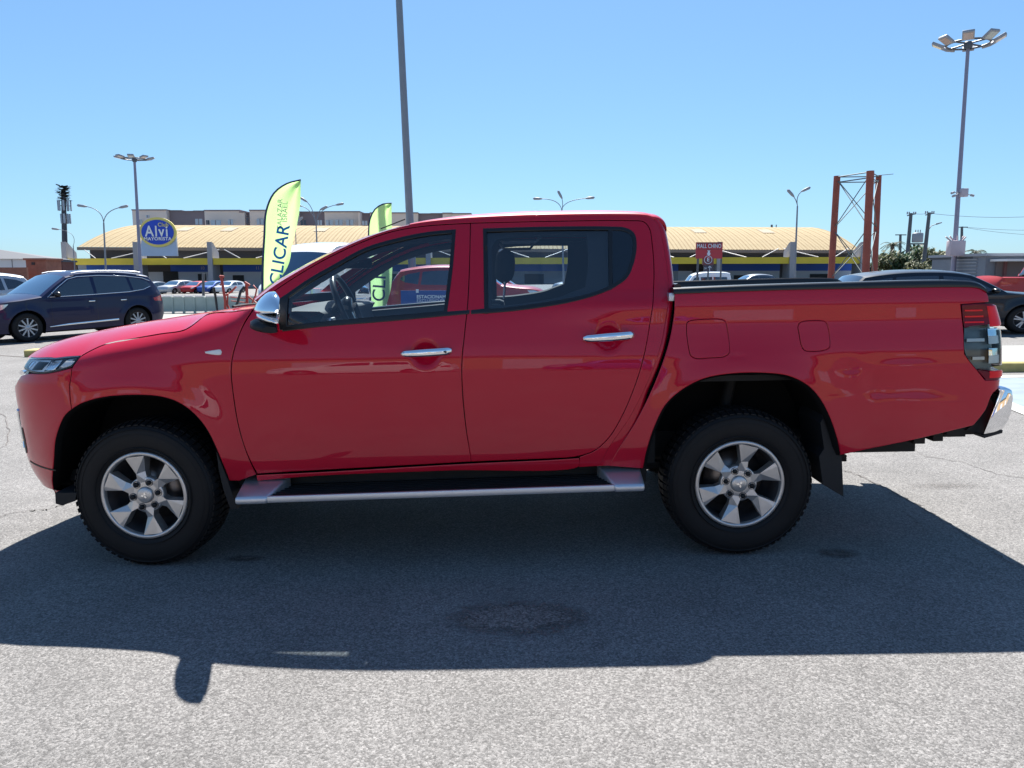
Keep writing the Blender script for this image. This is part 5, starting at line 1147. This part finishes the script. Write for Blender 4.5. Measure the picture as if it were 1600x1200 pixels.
# ================================================================== POLES, SIGNS, FLAGS, TREES
galv = mat('galvanised', (.22, .24, .27), rough=.5, metal=.3, noise=.12, nscale=4)
galv_p = mat('painted_pole', (.24, .24, .32), rough=.5, metal=.2)
oxide = mat('oxide_red', (.30, .075, .05), rough=.75, noise=.35, nscale=1.5)
lampm = mat('lamp_head', (.30, .31, .33), rough=.45); lensm = mat('floodlight_glass', (.50, .40, .34), rough=.15, coat=1); lens2 = mat('floodlight_glass_pale', (.42, .47, .45), rough=.15, coat=1)
def root(name, base, label, cat, group=None): return empty(name, tuple(base), 0, label, cat, group)
def loc(e, p): return tuple(Vector(tuple(p))-Vector(e.location))
def gat(pxx, Y):                      # ground point under a pixel column at depth Y
    x = at(pxx, 450, Y)[0]; return np.array([x, Y, ground_z(x)])
def flood_mast(base_px, top_px, Y, ringr, label, extra=None, pole_r=.1, tilt=35, n=8):
    b = gat(base_px[0], Y); t = at(*top_px, Y); e = root('floodlight_mast', b, label, 'floodlight mast', 'floodlight masts with a ring of lamps')
    MB().tube([(0, 0, 0), loc(e, t)], [pole_r*1.15, pole_r*.75], 12).build('pole', galv_p, e); c = Vector(loc(e, t))
    ring = [c+Vector((ringr*.62*math.cos(a), ringr*.62*math.sin(a), -.02)) for a in np.linspace(0, 2*PI, 25)]
    R = MB().tube(ring, .045, 6, caps=False)
    for k in range(4): a = k*PI/2+.4; R.tube([c, c+Vector((ringr*.62*math.cos(a), ringr*.62*math.sin(a), -.02))], .04, 6)
    R.lathe([(.16, -.25), (.2, -.05), (.16, .08), (.001, .1)], 12, 'z', tuple(c)); R.build('ring', steel_d, e)
    for k in range(n):
        a = 2*PI*k/n+.25; M = Matrix.Translation(c+Vector((ringr*.86*math.cos(a), ringr*.86*math.sin(a), .06)))@Matrix.Rotation(a, 4, 'Z')@Matrix.Rotation(R_(-tilt), 4, 'Y')
        hd = MB().box((-.26, -.24, -.05), (.26, .24, .07), M).build('lamp', lampm, e, bevel=.02); MB().box((-.20, -.19, -.062), (.20, .19, -.052), M).build('lamp_glass', lensm if k % 3 else lens2, hd)
        MB().bar(tuple(c+Vector((ringr*.62*math.cos(a), ringr*.62*math.sin(a), 0))), tuple(M@Vector((0, 0, .05))), .05, .05).build('bracket', steel_d, e)
    return e
e = flood_mast((1488, 470), (1513, 68), 32, 1.42, 'tall mast on the right crowned by a ring of floodlights, with cameras and box', tilt=28)
t0, t1 = at(1513, 68, 32), gat(1488, 32)
def on_mast(pyy, dx=0, dy=0):
    f = (pyy-470)/(68-470); p = t1+(t0-t1)*((at(1500, pyy, 32)[2]-t1[2])/(t0[2]-t1[2])); return Vector(loc(e, p))+Vector((dx, dy, 0))
p = on_mast(302); MB().box((p.x-.02, p.y-.30, p.z-.18), (p.x+.30, p.y-.05, p.z+.20)).build('camera_box', mat('box_grey', (.42, .38, .42), rough=.6), e, bevel=.02)
for dx, dz, dd in ((-.35, .02, -.55), (-.28, -.12, -.42), (.42, -.10, .5)):
    q = p+Vector((dx, -.25, dz)); M = MB(); M.tube([q, q+Vector((-.17 if dx < 0 else .12, -.1, -.05))], .055, 8); M.tube([p+Vector((.05, -.1, .02)), q], .02, 5); M.build('camera', lampm, e)
bxm = mat('box_cream', (.50, .42, .44), rough=.7)
a, b = at(1483.5, 376, 31.6), at(1505, 400, 31.6); MB().box(loc(e, (a[0], 31.45, b[2])), loc(e, (b[0], 31.85, a[2]))).build('control_box', bxm, e, bevel=.03)
for k, (x0, x1) in enumerate(((1486, 1478), (1490, 1484), (1496, 1496), (1500, 1506), (1503, 1509))):
    q0, q1 = at(x0, 377, 31.6), at(x1, 368+abs(k-2), 31.6); MB().bar(loc(e, q0), loc(e, q1), .07, .05).build('bird_spike', bxm, e)
flood_mast((221, 470), (210, 248), 60, 1.45, 'grey mast with a flat ring of floodlights behind the navy SUV', tilt=12, pole_r=.13)
# tall pole rising out of the picture
b = gat(650, 21); b2 = at(648, 500, 21); t = at(620.5, -60, 21); e = root('tall_pole', (b2[0], 21, ground_z(b2[0])), 'tall thick grey pole rising behind the cab and out of the top of the picture', 'pole')
MB().tube([(0, 0, 0), (0, 0, .02)], .28, 16).build('base_plate', galv, e); MB().tube([(0, 0, 0), loc(e, t)], [.135, .10], 20).build('pole', galv, e)
# curved-arm street lamps
def street_lamp(base_px, fork, arms, Y, label, r=.07, m=galv, low=0):
    b = gat(base_px, Y); e = root('street_lamp', b, label, 'street lamp', 'curved-arm street lamps'); f = Vector(loc(e, at(*fork, Y)))
    MB().tube([(0, 0, 0), f*.45, f], [r*1.3, r, r*.75], 8).build('pole', m, e)
    for mid, tip in arms:
        q1, q2 = Vector(loc(e, at(*mid, Y))), Vector(loc(e, at(*tip, Y))); pts = [((1-s)**2)*f+2*s*(1-s)*(q1*2-(f+q2)*.5)+s*s*q2 for s in [i/8 for i in range(9)]]
        a = MB().tube(pts, r*.42, 6).build('arm', m, e); d = (pts[-1]-pts[-2]).normalized()
        MB().tube([q2-d*.25, q2-d*.05, q2+d*.35, q2+d*.45], [.05, .10, .11, .03], 6).build('lamp_head', lampm, a)
    return e
street_lamp(166, (162, 348), [((153, 330), (130, 322)), ((170, 332), (191, 323.5))], 52, 'double-arm street lamp between the antenna tree and the floodlight mast on the left')
street_lamp(498, (494, 352), [((487, 326), (476, 313)), ((485, 331), (467, 321)), ((503, 330), (529, 319.5)), ((497, 334), (504, 326))], 60, 'street lamp with several curved arms right of the tall lime flag')
street_lamp(465, (462, 366), [((463, 352), (468, 344))], 72, 'thin single-arm lamp just right of the tall lime flag', r=.05)
street_lamp(881, (878, 330), [((868, 315), (842, 310.5)), ((888, 316), (920, 309.5)), ((879, 316), (876, 306))], 55, 'triple-arm street lamp rising above the middle of the cab roof')
street_lamp(1241, (1246, 322), [((1247, 306), (1257, 297)), ((1243, 312), (1237, 303.5))], 50, 'two-headed street lamp before the right end of the cream roof')
street_lamp(118, (114.5, 384), [((112, 366), (88, 358))], 70, 'small curved street lamp beside the antenna tree', r=.05)
# antenna mast dressed as a palm
Y = 110; b = gat(103, Y); e = root('antenna_mast', b, 'telecom mast disguised as a palm tree with panel antennas, far left', 'antenna mast')
MB().tube([(0, 0, 0), loc(e, at(99, 296, Y))], [.45, .30], 10).build('trunk', mat('mast_trunk', (.07, .075, .09), rough=.8), e)
F = MB(); rr = random.Random(3); c = Vector(loc(e, at(99.5, 303, Y))); fm = mat('plastic_fronds', (.03, .045, .05), rough=.8)
for k in range(150):
    a = rr.uniform(0, 2*PI); z = rr.uniform(-.9, 1.0); d = Vector((math.cos(a), math.sin(a), rr.uniform(-.3, .5))).normalized(); p0 = c+Vector((0, 0, z)); L_ = rr.uniform(.5, .95); w = d.cross(Vector((0, 0, 1))).normalized()*rr.uniform(.16, .32)
    p1 = p0+d*L_; F.add([p0+w*.3, p0-w*.3, p1-w, p1+d*.3, p1+w], [(0, 1, 2, 3, 4)])
F.build('fronds', fm, e, kind='stuff')
pm = mat('antenna_panel', (.33, .38, .44), rough=.5)
for z0, z1, rad, n in ((312, 331, .86, 9), (333, 351, .62, 8)):
    za, zb = at(99, z0, Y)[2]-b[2], at(99, z1, Y)[2]-b[2]; xx = loc(e, at(100+ (2 if z0 > 320 else 0), z0, Y))[0]
    for k in range(n):
        a = 2*PI*k/n+.2; M = Matrix.Translation(Vector((xx+rad*math.cos(a), rad*math.sin(a), 0)))@Matrix.Rotation(a, 4, 'Z'); MB().box((-.06, -.13, zb+.15), (.06, .13, za-.1), M).build('panel_antenna', pm, e)
        MB().bar((xx, 0, (za+zb)/2), (xx+rad*math.cos(a), rad*math.sin(a), (za+zb)/2), .06, .06).build('bracket', pm, e)
# rust-red lattice tower
e = root('steel_tower', gat(1340, 40), 'rust-red three-legged steel tower with thin cross bracing on the right', 'tower'); cols = []
for (tp, bp, Y, w) in (((1308, 275), (1298, 440), 42, .19), ((1360, 267), (1352, 440), 38, .20), ((1373, 274), (1366, 440), 44, .17)):
    t, b = at(*tp, Y), at(*bp, Y); cols.append((t, b)); dd = (b-t); b2 = t+dd*((ground_z(b[0])-t[2])/dd[2]); MB().tube([loc(e, b2), loc(e, t)], w, 12).build('column', oxide, e)
brm = mat('brace_grey', (.10, .13, .13), rough=.6)
def on(c, f): t, b = cols[c]; return loc(e, t+(b-t)*f)
for a, b in ((0, 1), (1, 2), (0, 2)):
    for f0, f1 in ((.03, .49), (.51, .97)):
        for u, v in ((f0, f1), (f1, f0)): MB().tube([on(a, u), on(b, v)], .028, 5).build('brace', brm, e)
    for f in (.01, .06): MB().tube([on(a, f), on(b, f)], .035, 5).build('brace', brm, e)
MB().tube([on(2, .0), tuple(Vector(on(2, 0))+Vector((.9, 0, .08)))], .02, 5).build('antenna_arm', brm, e)
# power poles
wood = mat('pole_concrete', (.11, .12, .13), rough=.85)
e = root('power_pole_pair', gat(1430, 62), 'pair of power poles carrying a grey transformer drum, right of the red tower', 'power poles'); Y = 62
for tp, bp in (((1423.5, 333), (1415, 425)), ((1452, 332), (1441, 425))):
    t, b = at(*tp, Y), at(*bp, Y); MB().tube([loc(e, (b[0], Y, ground_z(b[0]))), loc(e, t)], [.2, .14], 8).build('pole', wood, e)
    MB().bar(loc(e, at(tp[0]-6, tp[1]+4, Y)), loc(e, at(tp[0]+7, tp[1]+1, Y)), .09, .09).build('crossarm', wood, e)
    for dx in (-6, -3, 4, 7): q = Vector(loc(e, at(tp[0]+dx, tp[1]+2, Y))); MB().tube([q, q+Vector((0, 0, .22))], .05, 6).build('insulator', lampm, e)
MB().bar(loc(e, at(1417, 381, Y-.3)), loc(e, at(1447, 381, Y-.3)), .16, .12).build('platform_beam', wood, e)
c = Vector(loc(e, at(1433, 380.5, Y-.3))); MB().lathe([(.001, 0), (.42, .02), (.44, .1), (.44, .72), (.40, .80), (.001, .84)], 20, 'z', tuple(c+Vector((0, 0, .08)))).build('transformer', lampm, e)
for dx in (-.2, 0, .2): MB().tube([c+Vector((dx, 0, .85)), c+Vector((dx, 0, 1.15))], .04, 6).build('bushing', lampm, e)
a0, a1, a2 = at(1449, 362, Y), at(1455, 353, Y), at(1465, 349.5, Y); MB().tube([loc(e, a0), loc(e, a1), loc(e, a2)], .035, 6).build('lamp_arm', galv, e); q = Vector(loc(e, a2)); MB().tube([q-Vector((.1, 0, .03)), q+Vector((.35, 0, .1))], [.08, .05], 6).build('lamp_head', lampm, e)
for tp, bp, Y, lb in (((1407, 366), (1404.5, 420), 80, 'small distant power pole with a crossarm, right of the red tower'), ((1503, 354), (1501, 420), 80, 'distant power pole with crossarm half hidden behind the mast control box')):
    b = gat(bp[0], Y); e = root('power_pole', b, lb, 'power pole', 'distant power poles'); MB().tube([(0, 0, 0), loc(e, at(*tp, Y))], [.2, .13], 8).build('pole', wood, e); MB().bar(loc(e, at(tp[0]-8, tp[1]+1, Y)), loc(e, at(tp[0]+9, tp[1]+1, Y)), .09, .1).build('crossarm', wood, e)
wm = mat('cable', (.08, .09, .10), rough=.7)
for (p0, p1, Y0, Y1, lb_c) in (((1459, 334), (1700, 330), 62, 60, 'highest thin cable, running right from the transformer poles past the mast'), ((1511, 355), (1760, 348), 80, 78, 'thin cable rising to the right border from the half-hidden pole'), ((1430, 334), (1446, 334), 62, 62, 'short cable linking the tops of the two transformer poles'), ((1511, 356), (1720, 366), 80, 76, 'lowest thin cable, falling above the shed roofs to the right border')):
    a, b = at(*p0, Y0), at(*p1, Y1); pts = [a+(b-a)*t-np.array([0, 0, 1.0*4*t*(1-t)*np.linalg.norm(b-a)/30]) for t in np.linspace(0, 1, 13)]; o = MB().tube([tuple(p) for p in pts], .016, 4).build('overhead_cable', wm); tag(o, lb_c, 'cable', 'overhead cables')
# ---------------------------------------------------------------- feather flags
lime = bpy.data.materials.new('flag_lime'); lime.use_nodes = True; nt = lime.node_tree; p_ = nt.nodes['Principled BSDF']; p_.inputs['Base Color'].default_value = (.48, .70, .29, 1); p_.inputs['Roughness'].default_value = .7
tr_ = nt.nodes.new('ShaderNodeBsdfTranslucent'); tr_.inputs[0].default_value = (.52, .80, .32, 1); mx_ = nt.nodes.new('ShaderNodeMixShader'); mx_.inputs[0].default_value = .62
nt.links.new(p_.outputs[0], mx_.inputs[1]); nt.links.new(tr_.outputs[0], mx_.inputs[2]); nt.links.new(mx_.outputs[0], nt.nodes['Material Output'].inputs[0])
fblue = mat('flag_ink', (.01, .17, .48), rough=.7); fgrey = mat('flag_grey_ink', (.30, .42, .28), rough=.7); hem = mat('flag_hem', (.015, .03, .09), rough=.7)
def feather(label, left, right, Y, words, seed):
    """left/right: pixel edges from top to bottom, as they hang"""
    b = gat(left[-1][0]-1, Y); e = root('feather_flag', b, label, 'flag', 'lime feather flags')
    l = smooth_seg(left, 6); r = smooth_seg(right, 6); n = 26
    def res(q): s = np.concatenate([[0], np.cumsum(np.hypot(*np.diff(q, axis=0).T))]); u = np.linspace(0, s[-1], n); return np.stack([np.interp(u, s, q[:, 0]), np.interp(u, s, q[:, 1])], 1)
    l, r = res(l), res(r); rows = []; rg = random.Random(seed)
    for i in range(n):
        row = []
        for j in range(11):
            t = j/10; q = l[i]*(1-t)+r[i]*t; dy = .10*math.sin(5*t+i*.16+seed)*t+.05*math.sin(9*t-i*.3)*t; row.append(loc(e, at(q[0], q[1], Y+dy-.0)))
        rows.append(row)
    cl = MB().grid(rows).build('cloth', lime, e)
    pts = [loc(e, at(*p, Y-.02)) for p in smooth_seg(left, 8)]; MB().tube([tuple(p) for p in pts]+[(0, 0, .25), (0, 0, 0)], [.018+.012*i/len(pts) for i in range(len(pts))]+[.03, .03], 6).build('pole', hem, e)
    MB().lathe([(.25, 0), (.25, .03), (.05, .06), (.04, .2)], 12, 'z', (0, 0, 0)).build('foot', steel_d, e)
    for body, size, pp, ang, m, bd in words:
        c = loc(e, at(*pp, Y-.16)); text_obj('print', body, size, m, cl, c, rot=(PI/2, R_(ang), 0), ext=.002, bold=bd)
    return e
feather('tall lime feather flag with blue lettering standing clear behind the bonnet', [(470, 281), (448, 287), (428, 302), (416, 330), (413, 370), (410.5, 415), (410, 452)], [(470, 282), (469, 320), (464, 350), (456, 385), (452, 410), (440, 432), (412, 453)], 13,
    [('CLICAR', .385, (437.5, 399), -79, fblue, .007), ('SALAZAR', .155, (437.5, 334), -86, fgrey, 0), ('ISRAEL', .155, (445.5, 331), -86, fgrey, 0)], 1)
feather('second lime feather flag behind the cab, its lower half seen through the front window', [(612, 317.5), (598, 319), (586, 327), (578, 343), (576, 370), (577, 420), (579, 478)], [(612, 318), (612, 345), (613, 380), (613, 420), (610, 455), (600, 486)], 17,
    [('CLICAR', .50, (594.5, 422), -86, hem, .004)], 2)
# blue parking banner
e = root('parking_banner', gat(676, 14.6), 'blue banner reading ESTACIONAMIENTO EXCLUSIVO CLICAR in front of the red wagon', 'banner'); Yb = 14.6
a, b = at(626, 454, Yb), at(735, 486, Yb); la, lb_ = loc(e, (a[0], Yb, b[2])), loc(e, (b[0], Yb+.03, a[2])); MB().box(la, lb_).build('banner_face', mat('banner_blue', (.005, .06, .26), rough=.5), e)
bw = mat('banner_white', (.75, .78, .80), rough=.6)
text_obj('lettering', 'ESTACIONAMIENTO', .115, bw, e, loc(e, at(651, 464, Yb-.01)), align='LEFT', bold=.003); text_obj('lettering', 'EXCLUSIVO CLICAR', .105, bw, e, loc(e, at(651, 470, Yb-.01)), align='LEFT')
MB().box(loc(e, at(650, 457.5, Yb-.012)), tuple(Vector(loc(e, at(654, 452, Yb-.012)))+Vector((0, .01, .0)))).build('badge', bw, e)
for pxx in (628, 733): x = loc(e, at(pxx, 470, Yb))[0]; MB().tube([(x, .05, 0), (x, .05, lb_[2])], .02, 6).build('leg', steel_d, e)
# ---------------------------------------------------------------- red shop sign
e = root('shop_sign', gat(1108, 36), 'red shop sign lettered MALL CHINO with a parking E disc and arrow', 'sign'); Y = 36; sr = mat('sign_red', (.42, .035, .05), rough=.5); sdk = mat('sign_dark_red', (.16, .05, .06), rough=.5)
def plate(x0, y0, x1, y1, Y_, name, m, dp=.08): a, b = at(x0, y0, Y_), at(x1, y1, Y_); return MB().box(loc(e, (a[0], Y_, b[2])), loc(e, (b[0], Y_+dp, a[2]))).build(name, m, e)
plate(1088, 378.5, 1128.5, 404, Y, 'board', sr); plate(1089, 379, 1128, 380.5, Y-.02, 'board_edge', sdk, .02); plate(1098, 404, 1115, 414, Y-.005, 'disc_plate', sdk); plate(1100, 414.5, 1114, 424.5, Y-.005, 'arrow_plate', mat('sign_navy', (.05, .05, .08), rough=.5))
plate(1089, 389.2, 1128, 389.8, Y-.01, 'divider', sdk, .01)
sgw = mat('sign_pale', (.62, .70, .78), rough=.5)
text_obj('lettering', 'MALL CHINO', .30, sgw, e, loc(e, at(1108, 384.7, Y-.03)), sx=.70, bold=.003)
ring = [Vector(loc(e, at(1106.5, 405.8, Y-.03)))+Vector((.20*math.cos(t), 0, .20*math.sin(t))) for t in np.linspace(0, 2*PI, 25)]; MB().tube(ring, .018, 5, caps=False).build('disc_ring', sgw, e)
text_obj('lettering', 'E', .27, sgw, e, loc(e, at(1106.5, 405.8, Y-.03)), bold=.005)
q = Vector(loc(e, at(1108.8, 419.5, Y-.03)))
for a, b in (((0, -.13), (0, .12)), ((-.09, .03), (0, .13)), ((.09, .03), (0, .13))): MB().bar(q+Vector((a[0], 0, a[1])), q+Vector((b[0], 0, b[1])), .028, .01, up=(0, 1, 0)).build('arrow', sgw, e)
text_obj('lettering', '30', .13, sgw, e, loc(e, at(1102, 419.5, Y-.03)))
q = Vector(loc(e, at(1107.5, 395, Y-.02)))
for r, dx, dz in ((.09, 0, -.05), (.055, 0, .06), (.025, -.05, .11), (.025, .05, .11)): MB().lathe([(.001, -.01), (r*.8, -.008), (r, 0)], 14, 'y', (q.x+dx, q.y, q.z+dz)).build('small_mark', sgw, e)
for pxx, yy in ((1090.5, 404), (1127, 404), (1106.5, 424)): t = loc(e, at(pxx, yy, Y+.06)); MB().tube([(t[0], t[1], 0), t], .045 if pxx > 1100 else .06, 8).build('post', steel_d, e)
# ---------------------------------------------------------------- barrier, bike racks and hoops
e = root('barrier', gat(320, 27.5), 'long pale green-grey metal barrier with white top edge behind the navy SUV', 'barrier'); Y = 27.5; bar_m = mat('barrier_green', (.36, .44, .40), rough=.7, noise=.2, nscale=3)
for k in range(14):
    x0, x1 = 236+17*k, 252.2+17*k; a, b = at(x0, 464, Y), at(x1, 480, Y); zb = a[2]-.56; MB().box(loc(e, (a[0], Y, zb)), loc(e, (b[0], Y+.05, a[2]))).build('barrier_panel', bar_m, e)
    a2 = at(x0, 461.5, Y); MB().box(loc(e, (a[0]+.03, Y-.03, a[2]+.01)), loc(e, (b[0]-.02, Y+.12, a2[2]))).build('top_cap', wht, e)
    MB().box(loc(e, (a[0]-.06, Y-.04, ground_z(a[0])-.02)), loc(e, (a[0]+.01, Y+.08, a[2]-.005))).build('post', bar_m, e)
a, b = at(236, 482, Y), at(474, 482, Y); MB().bar(loc(e, (a[0], Y+.02, ground_z(a[0])+.10)), loc(e, (b[0], Y+.02, ground_z(b[0])+.10)), .05, .06).build('bottom_rail', bar_m, e)
redt = mat('rack_red', (.36, .05, .04), rough=.6); Yk = 24.0
def rackthing(name, label, pxs, rads, m, cat, grp=None):
    b = gat(pxs[0][0][0], Yk); e = root(name, b, label, cat, grp)
    for pl, rd in zip(pxs, rads): MB().tube([loc(e, at(*p, Yk+rng.uniform(-.2, .2)*(len(pl) > 2))) for p in pl], rd, 7).build('bar', m, e)
    return e
rackthing('bike_rack', 'red bicycle rack of crooked bars in front of the barrier, left one', [[(352, 487), (352, 470), (348, 446), (346, 434)], [(343, 432), (350, 432.5)], [(352, 462), (362, 455), (369, 448)], [(352, 470), (358, 482)], [(356, 458), (355, 478), (362, 487)], [(348, 440), (344, 446)]], [.05, .05, .035, .035, .03, .03], redt, 'bike rack', 'red bike racks')
rackthing('bike_rack', 'red bicycle rack of crooked bars in front of the barrier, nearest the lime flag', [[(386, 489), (386, 462), (385, 442)], [(382, 441), (390, 446)], [(394, 474), (399, 462), (401, 452), (396, 446)], [(386, 462), (394, 468), (401, 474)], [(360, 464), (386, 467)], [(361, 470), (386, 473)]], [.055, .05, .03, .03, .02, .02], redt, 'bike rack', 'red bike racks')
rackthing('bent_post', 'black bent post leaning right, between barrier and left red rack', [[(340, 489), (337, 465), (334, 449)]], [.045], satin_blk, 'post')
rackthing('bent_post', 'dark curved post between the two red bike racks', [[(366, 487), (372, 470), (376, 455), (382, 448)]], [.05], blackp, 'post')
rackthing('bollard_post', 'thin dark post in front of the red parked car', [[(318, 462), (317.5, 427)]], [.05], steel_d, 'post')
# ---------------------------------------------------------------- trees and shrubs
def leafmat(name, c):
    m = bpy.data.materials.new(name); m.use_nodes = True; nt = m.node_tree; p = nt.nodes['Principled BSDF']; p.inputs['Roughness'].default_value = .6
    g = nt.nodes.new('ShaderNodeNewGeometry'); r = nt.nodes.new('ShaderNodeValToRGB'); r.color_ramp.elements[0].color = (*[v*.5 for v in c], 1); r.color_ramp.elements[1].color = (*[min(1, v*1.6) for v in c], 1)
    nt.links.new(g.outputs['Random Per Island'], r.inputs[0]); nt.links.new(r.outputs[0], p.inputs['Base Color'])
    t = nt.nodes.new('ShaderNodeBsdfTranslucent'); nt.links.new(r.outputs[0], t.inputs[0]); x = nt.nodes.new('ShaderNodeMixShader'); x.inputs[0].default_value = .35
    nt.links.new(p.outputs[0], x.inputs[1]); nt.links.new(t.outputs[0], x.inputs[2]); nt.links.new(x.outputs[0], nt.nodes['Material Output'].inputs[0]); return m
lf = [leafmat('leaf_dark', (.045, .07, .04)), leafmat('leaf_olive', (.12, .13, .06)), leafmat('leaf_green', (.06, .10, .04))]; barkm = mat('bark', (.10, .08, .065), rough=.95)
def tree(label, cx, top, wpx, Y, m, n=900, sz=.22, name='tree', cat='tree', grp='trees beyond the sheds', trunk=True, seed=0):
    b = gat(cx, Y); t = at(cx, top, Y); e = root(name, b, label, cat, grp); H = (t[2]-b[2])*1.12; Rr = wpx*(Y+4.6)/1200/2*1.15; rr = random.Random(seed); M = MB()
    lobes = [(rr.uniform(-.6, .6)*Rr, rr.uniform(-.5, .5)*Rr, rr.uniform(.42, .82)*H, rr.uniform(.35, .6)) for _ in range(9)]
    for k in range(n):
        lx, ly, lz, lr = lobes[k % 9]; a, u = rr.uniform(0, 2*PI), rr.uniform(-1, 1); q = lr*rr.random()**.35; s = math.sqrt(1-u*u)
        c = Vector((lx+Rr*q*s*math.cos(a), ly+Rr*q*s*math.sin(a), min(H*1.0, lz+H*.32*q*u))); w = Vector((rr.gauss(0, 1), rr.gauss(0, 1), rr.gauss(0, 1))).normalized(); v = w.orthogonal().normalized()*sz*rr.uniform(.6, 1.3); w = w*sz*rr.uniform(.6, 1.3)*.6
        M.add([c-v, c-w*.8, c+v, c+w], [(0, 1, 2, 3)])
    M.build('crown', m, e, kind='stuff')
    if trunk:
        T = MB().tube([(0, 0, 0), (.05, 0, H*.3), (0, .05, H*.6)], [.16, .12, .05], 7)
        for k in range(5): a = k*1.3; T.tube([(0, 0, H*.3), (Rr*.4*math.cos(a), Rr*.4*math.sin(a), H*.62)], [.07, .02], 5)
        T.build('trunk', barkm, e)
    return e
def palm(label, cx, top, Y, seed, wpx=34):
    b = gat(cx, Y); t = at(cx, top, Y); e = root('palm_tree', b, label, 'palm tree', 'dark palms'); H = t[2]-b[2]-.6; MB().tube([(0, 0, 0), (.1, 0, H*.5), (0, 0, H)], [.24, .2, .18], 8).build('trunk', barkm, e); rr = random.Random(seed); L0 = wpx*(Y+4.6)/1200/2*1.15
    for k in range(20):
        a = k*2.4+rr.uniform(-.2, .2); el = rr.uniform(-.1, 1.0); L_ = L0*rr.uniform(.75, 1.1); pts = []
        for s in [i/6 for i in range(7)]: pts.append(Vector((math.cos(a)*L_*s*math.cos(el*.5), math.sin(a)*L_*s*math.cos(el*.5), H+L_*(math.sin(el)*s-.75*s*s))))
        M = MB()
        for i in range(6):
            p0, p1 = pts[i], pts[i+1]; d = (p1-p0).normalized(); sd = d.cross(Vector((0, 0, 1))).normalized(); ln = L_*.26*(1-.5*i/6)
            for q in (0, .5):
                c = p0.lerp(p1, q)
                for s_ in (-1, 1): M.add([c, c+d*.05, c+sd*s_*ln+d*ln*.4-Vector((0, 0, ln*.4))], [(0, 1, 2)])
        M.tube(pts, .02, 3); M.build('frond', lf[0], e)
    return e
palm('dark palm just right of the red tower', 1390, 372, 66, 1); palm('dark palm behind the mast control box, left side', 1478, 386, 70, 2, 26); palm('dark palm to the right of the mast control box', 1520, 384, 70, 5, 34)
tree('pale olive bush at the foot of the red tower', 1384, 390, 50, 58, lf[1], seed=2, trunk=True)
tree('round green tree between the two power poles', 1430, 386, 50, 72, lf[2], seed=3)
tree('olive tree right of the transformer poles', 1460, 390, 44, 68, lf[1], seed=4); tree('low green bush left of the transformer poles', 1402, 396, 40, 58, lf[2], n=600, seed=5); tree('yellowish shrub below the transformer', 1432, 408, 34, 56, lf[1], n=600, seed=6); tree('yellowish shrub in front of the sloping shed roof', 1456, 412, 24, 54, lf[1], n=500, seed=7); tree('dark leafy clump behind the sloping shed roof', 1496, 393, 34, 64, lf[0], n=500, seed=8)
tree('low dark shrub at the right end of the market hall', 1366, 410, 30, 64, lf[0], n=500, seed=9)
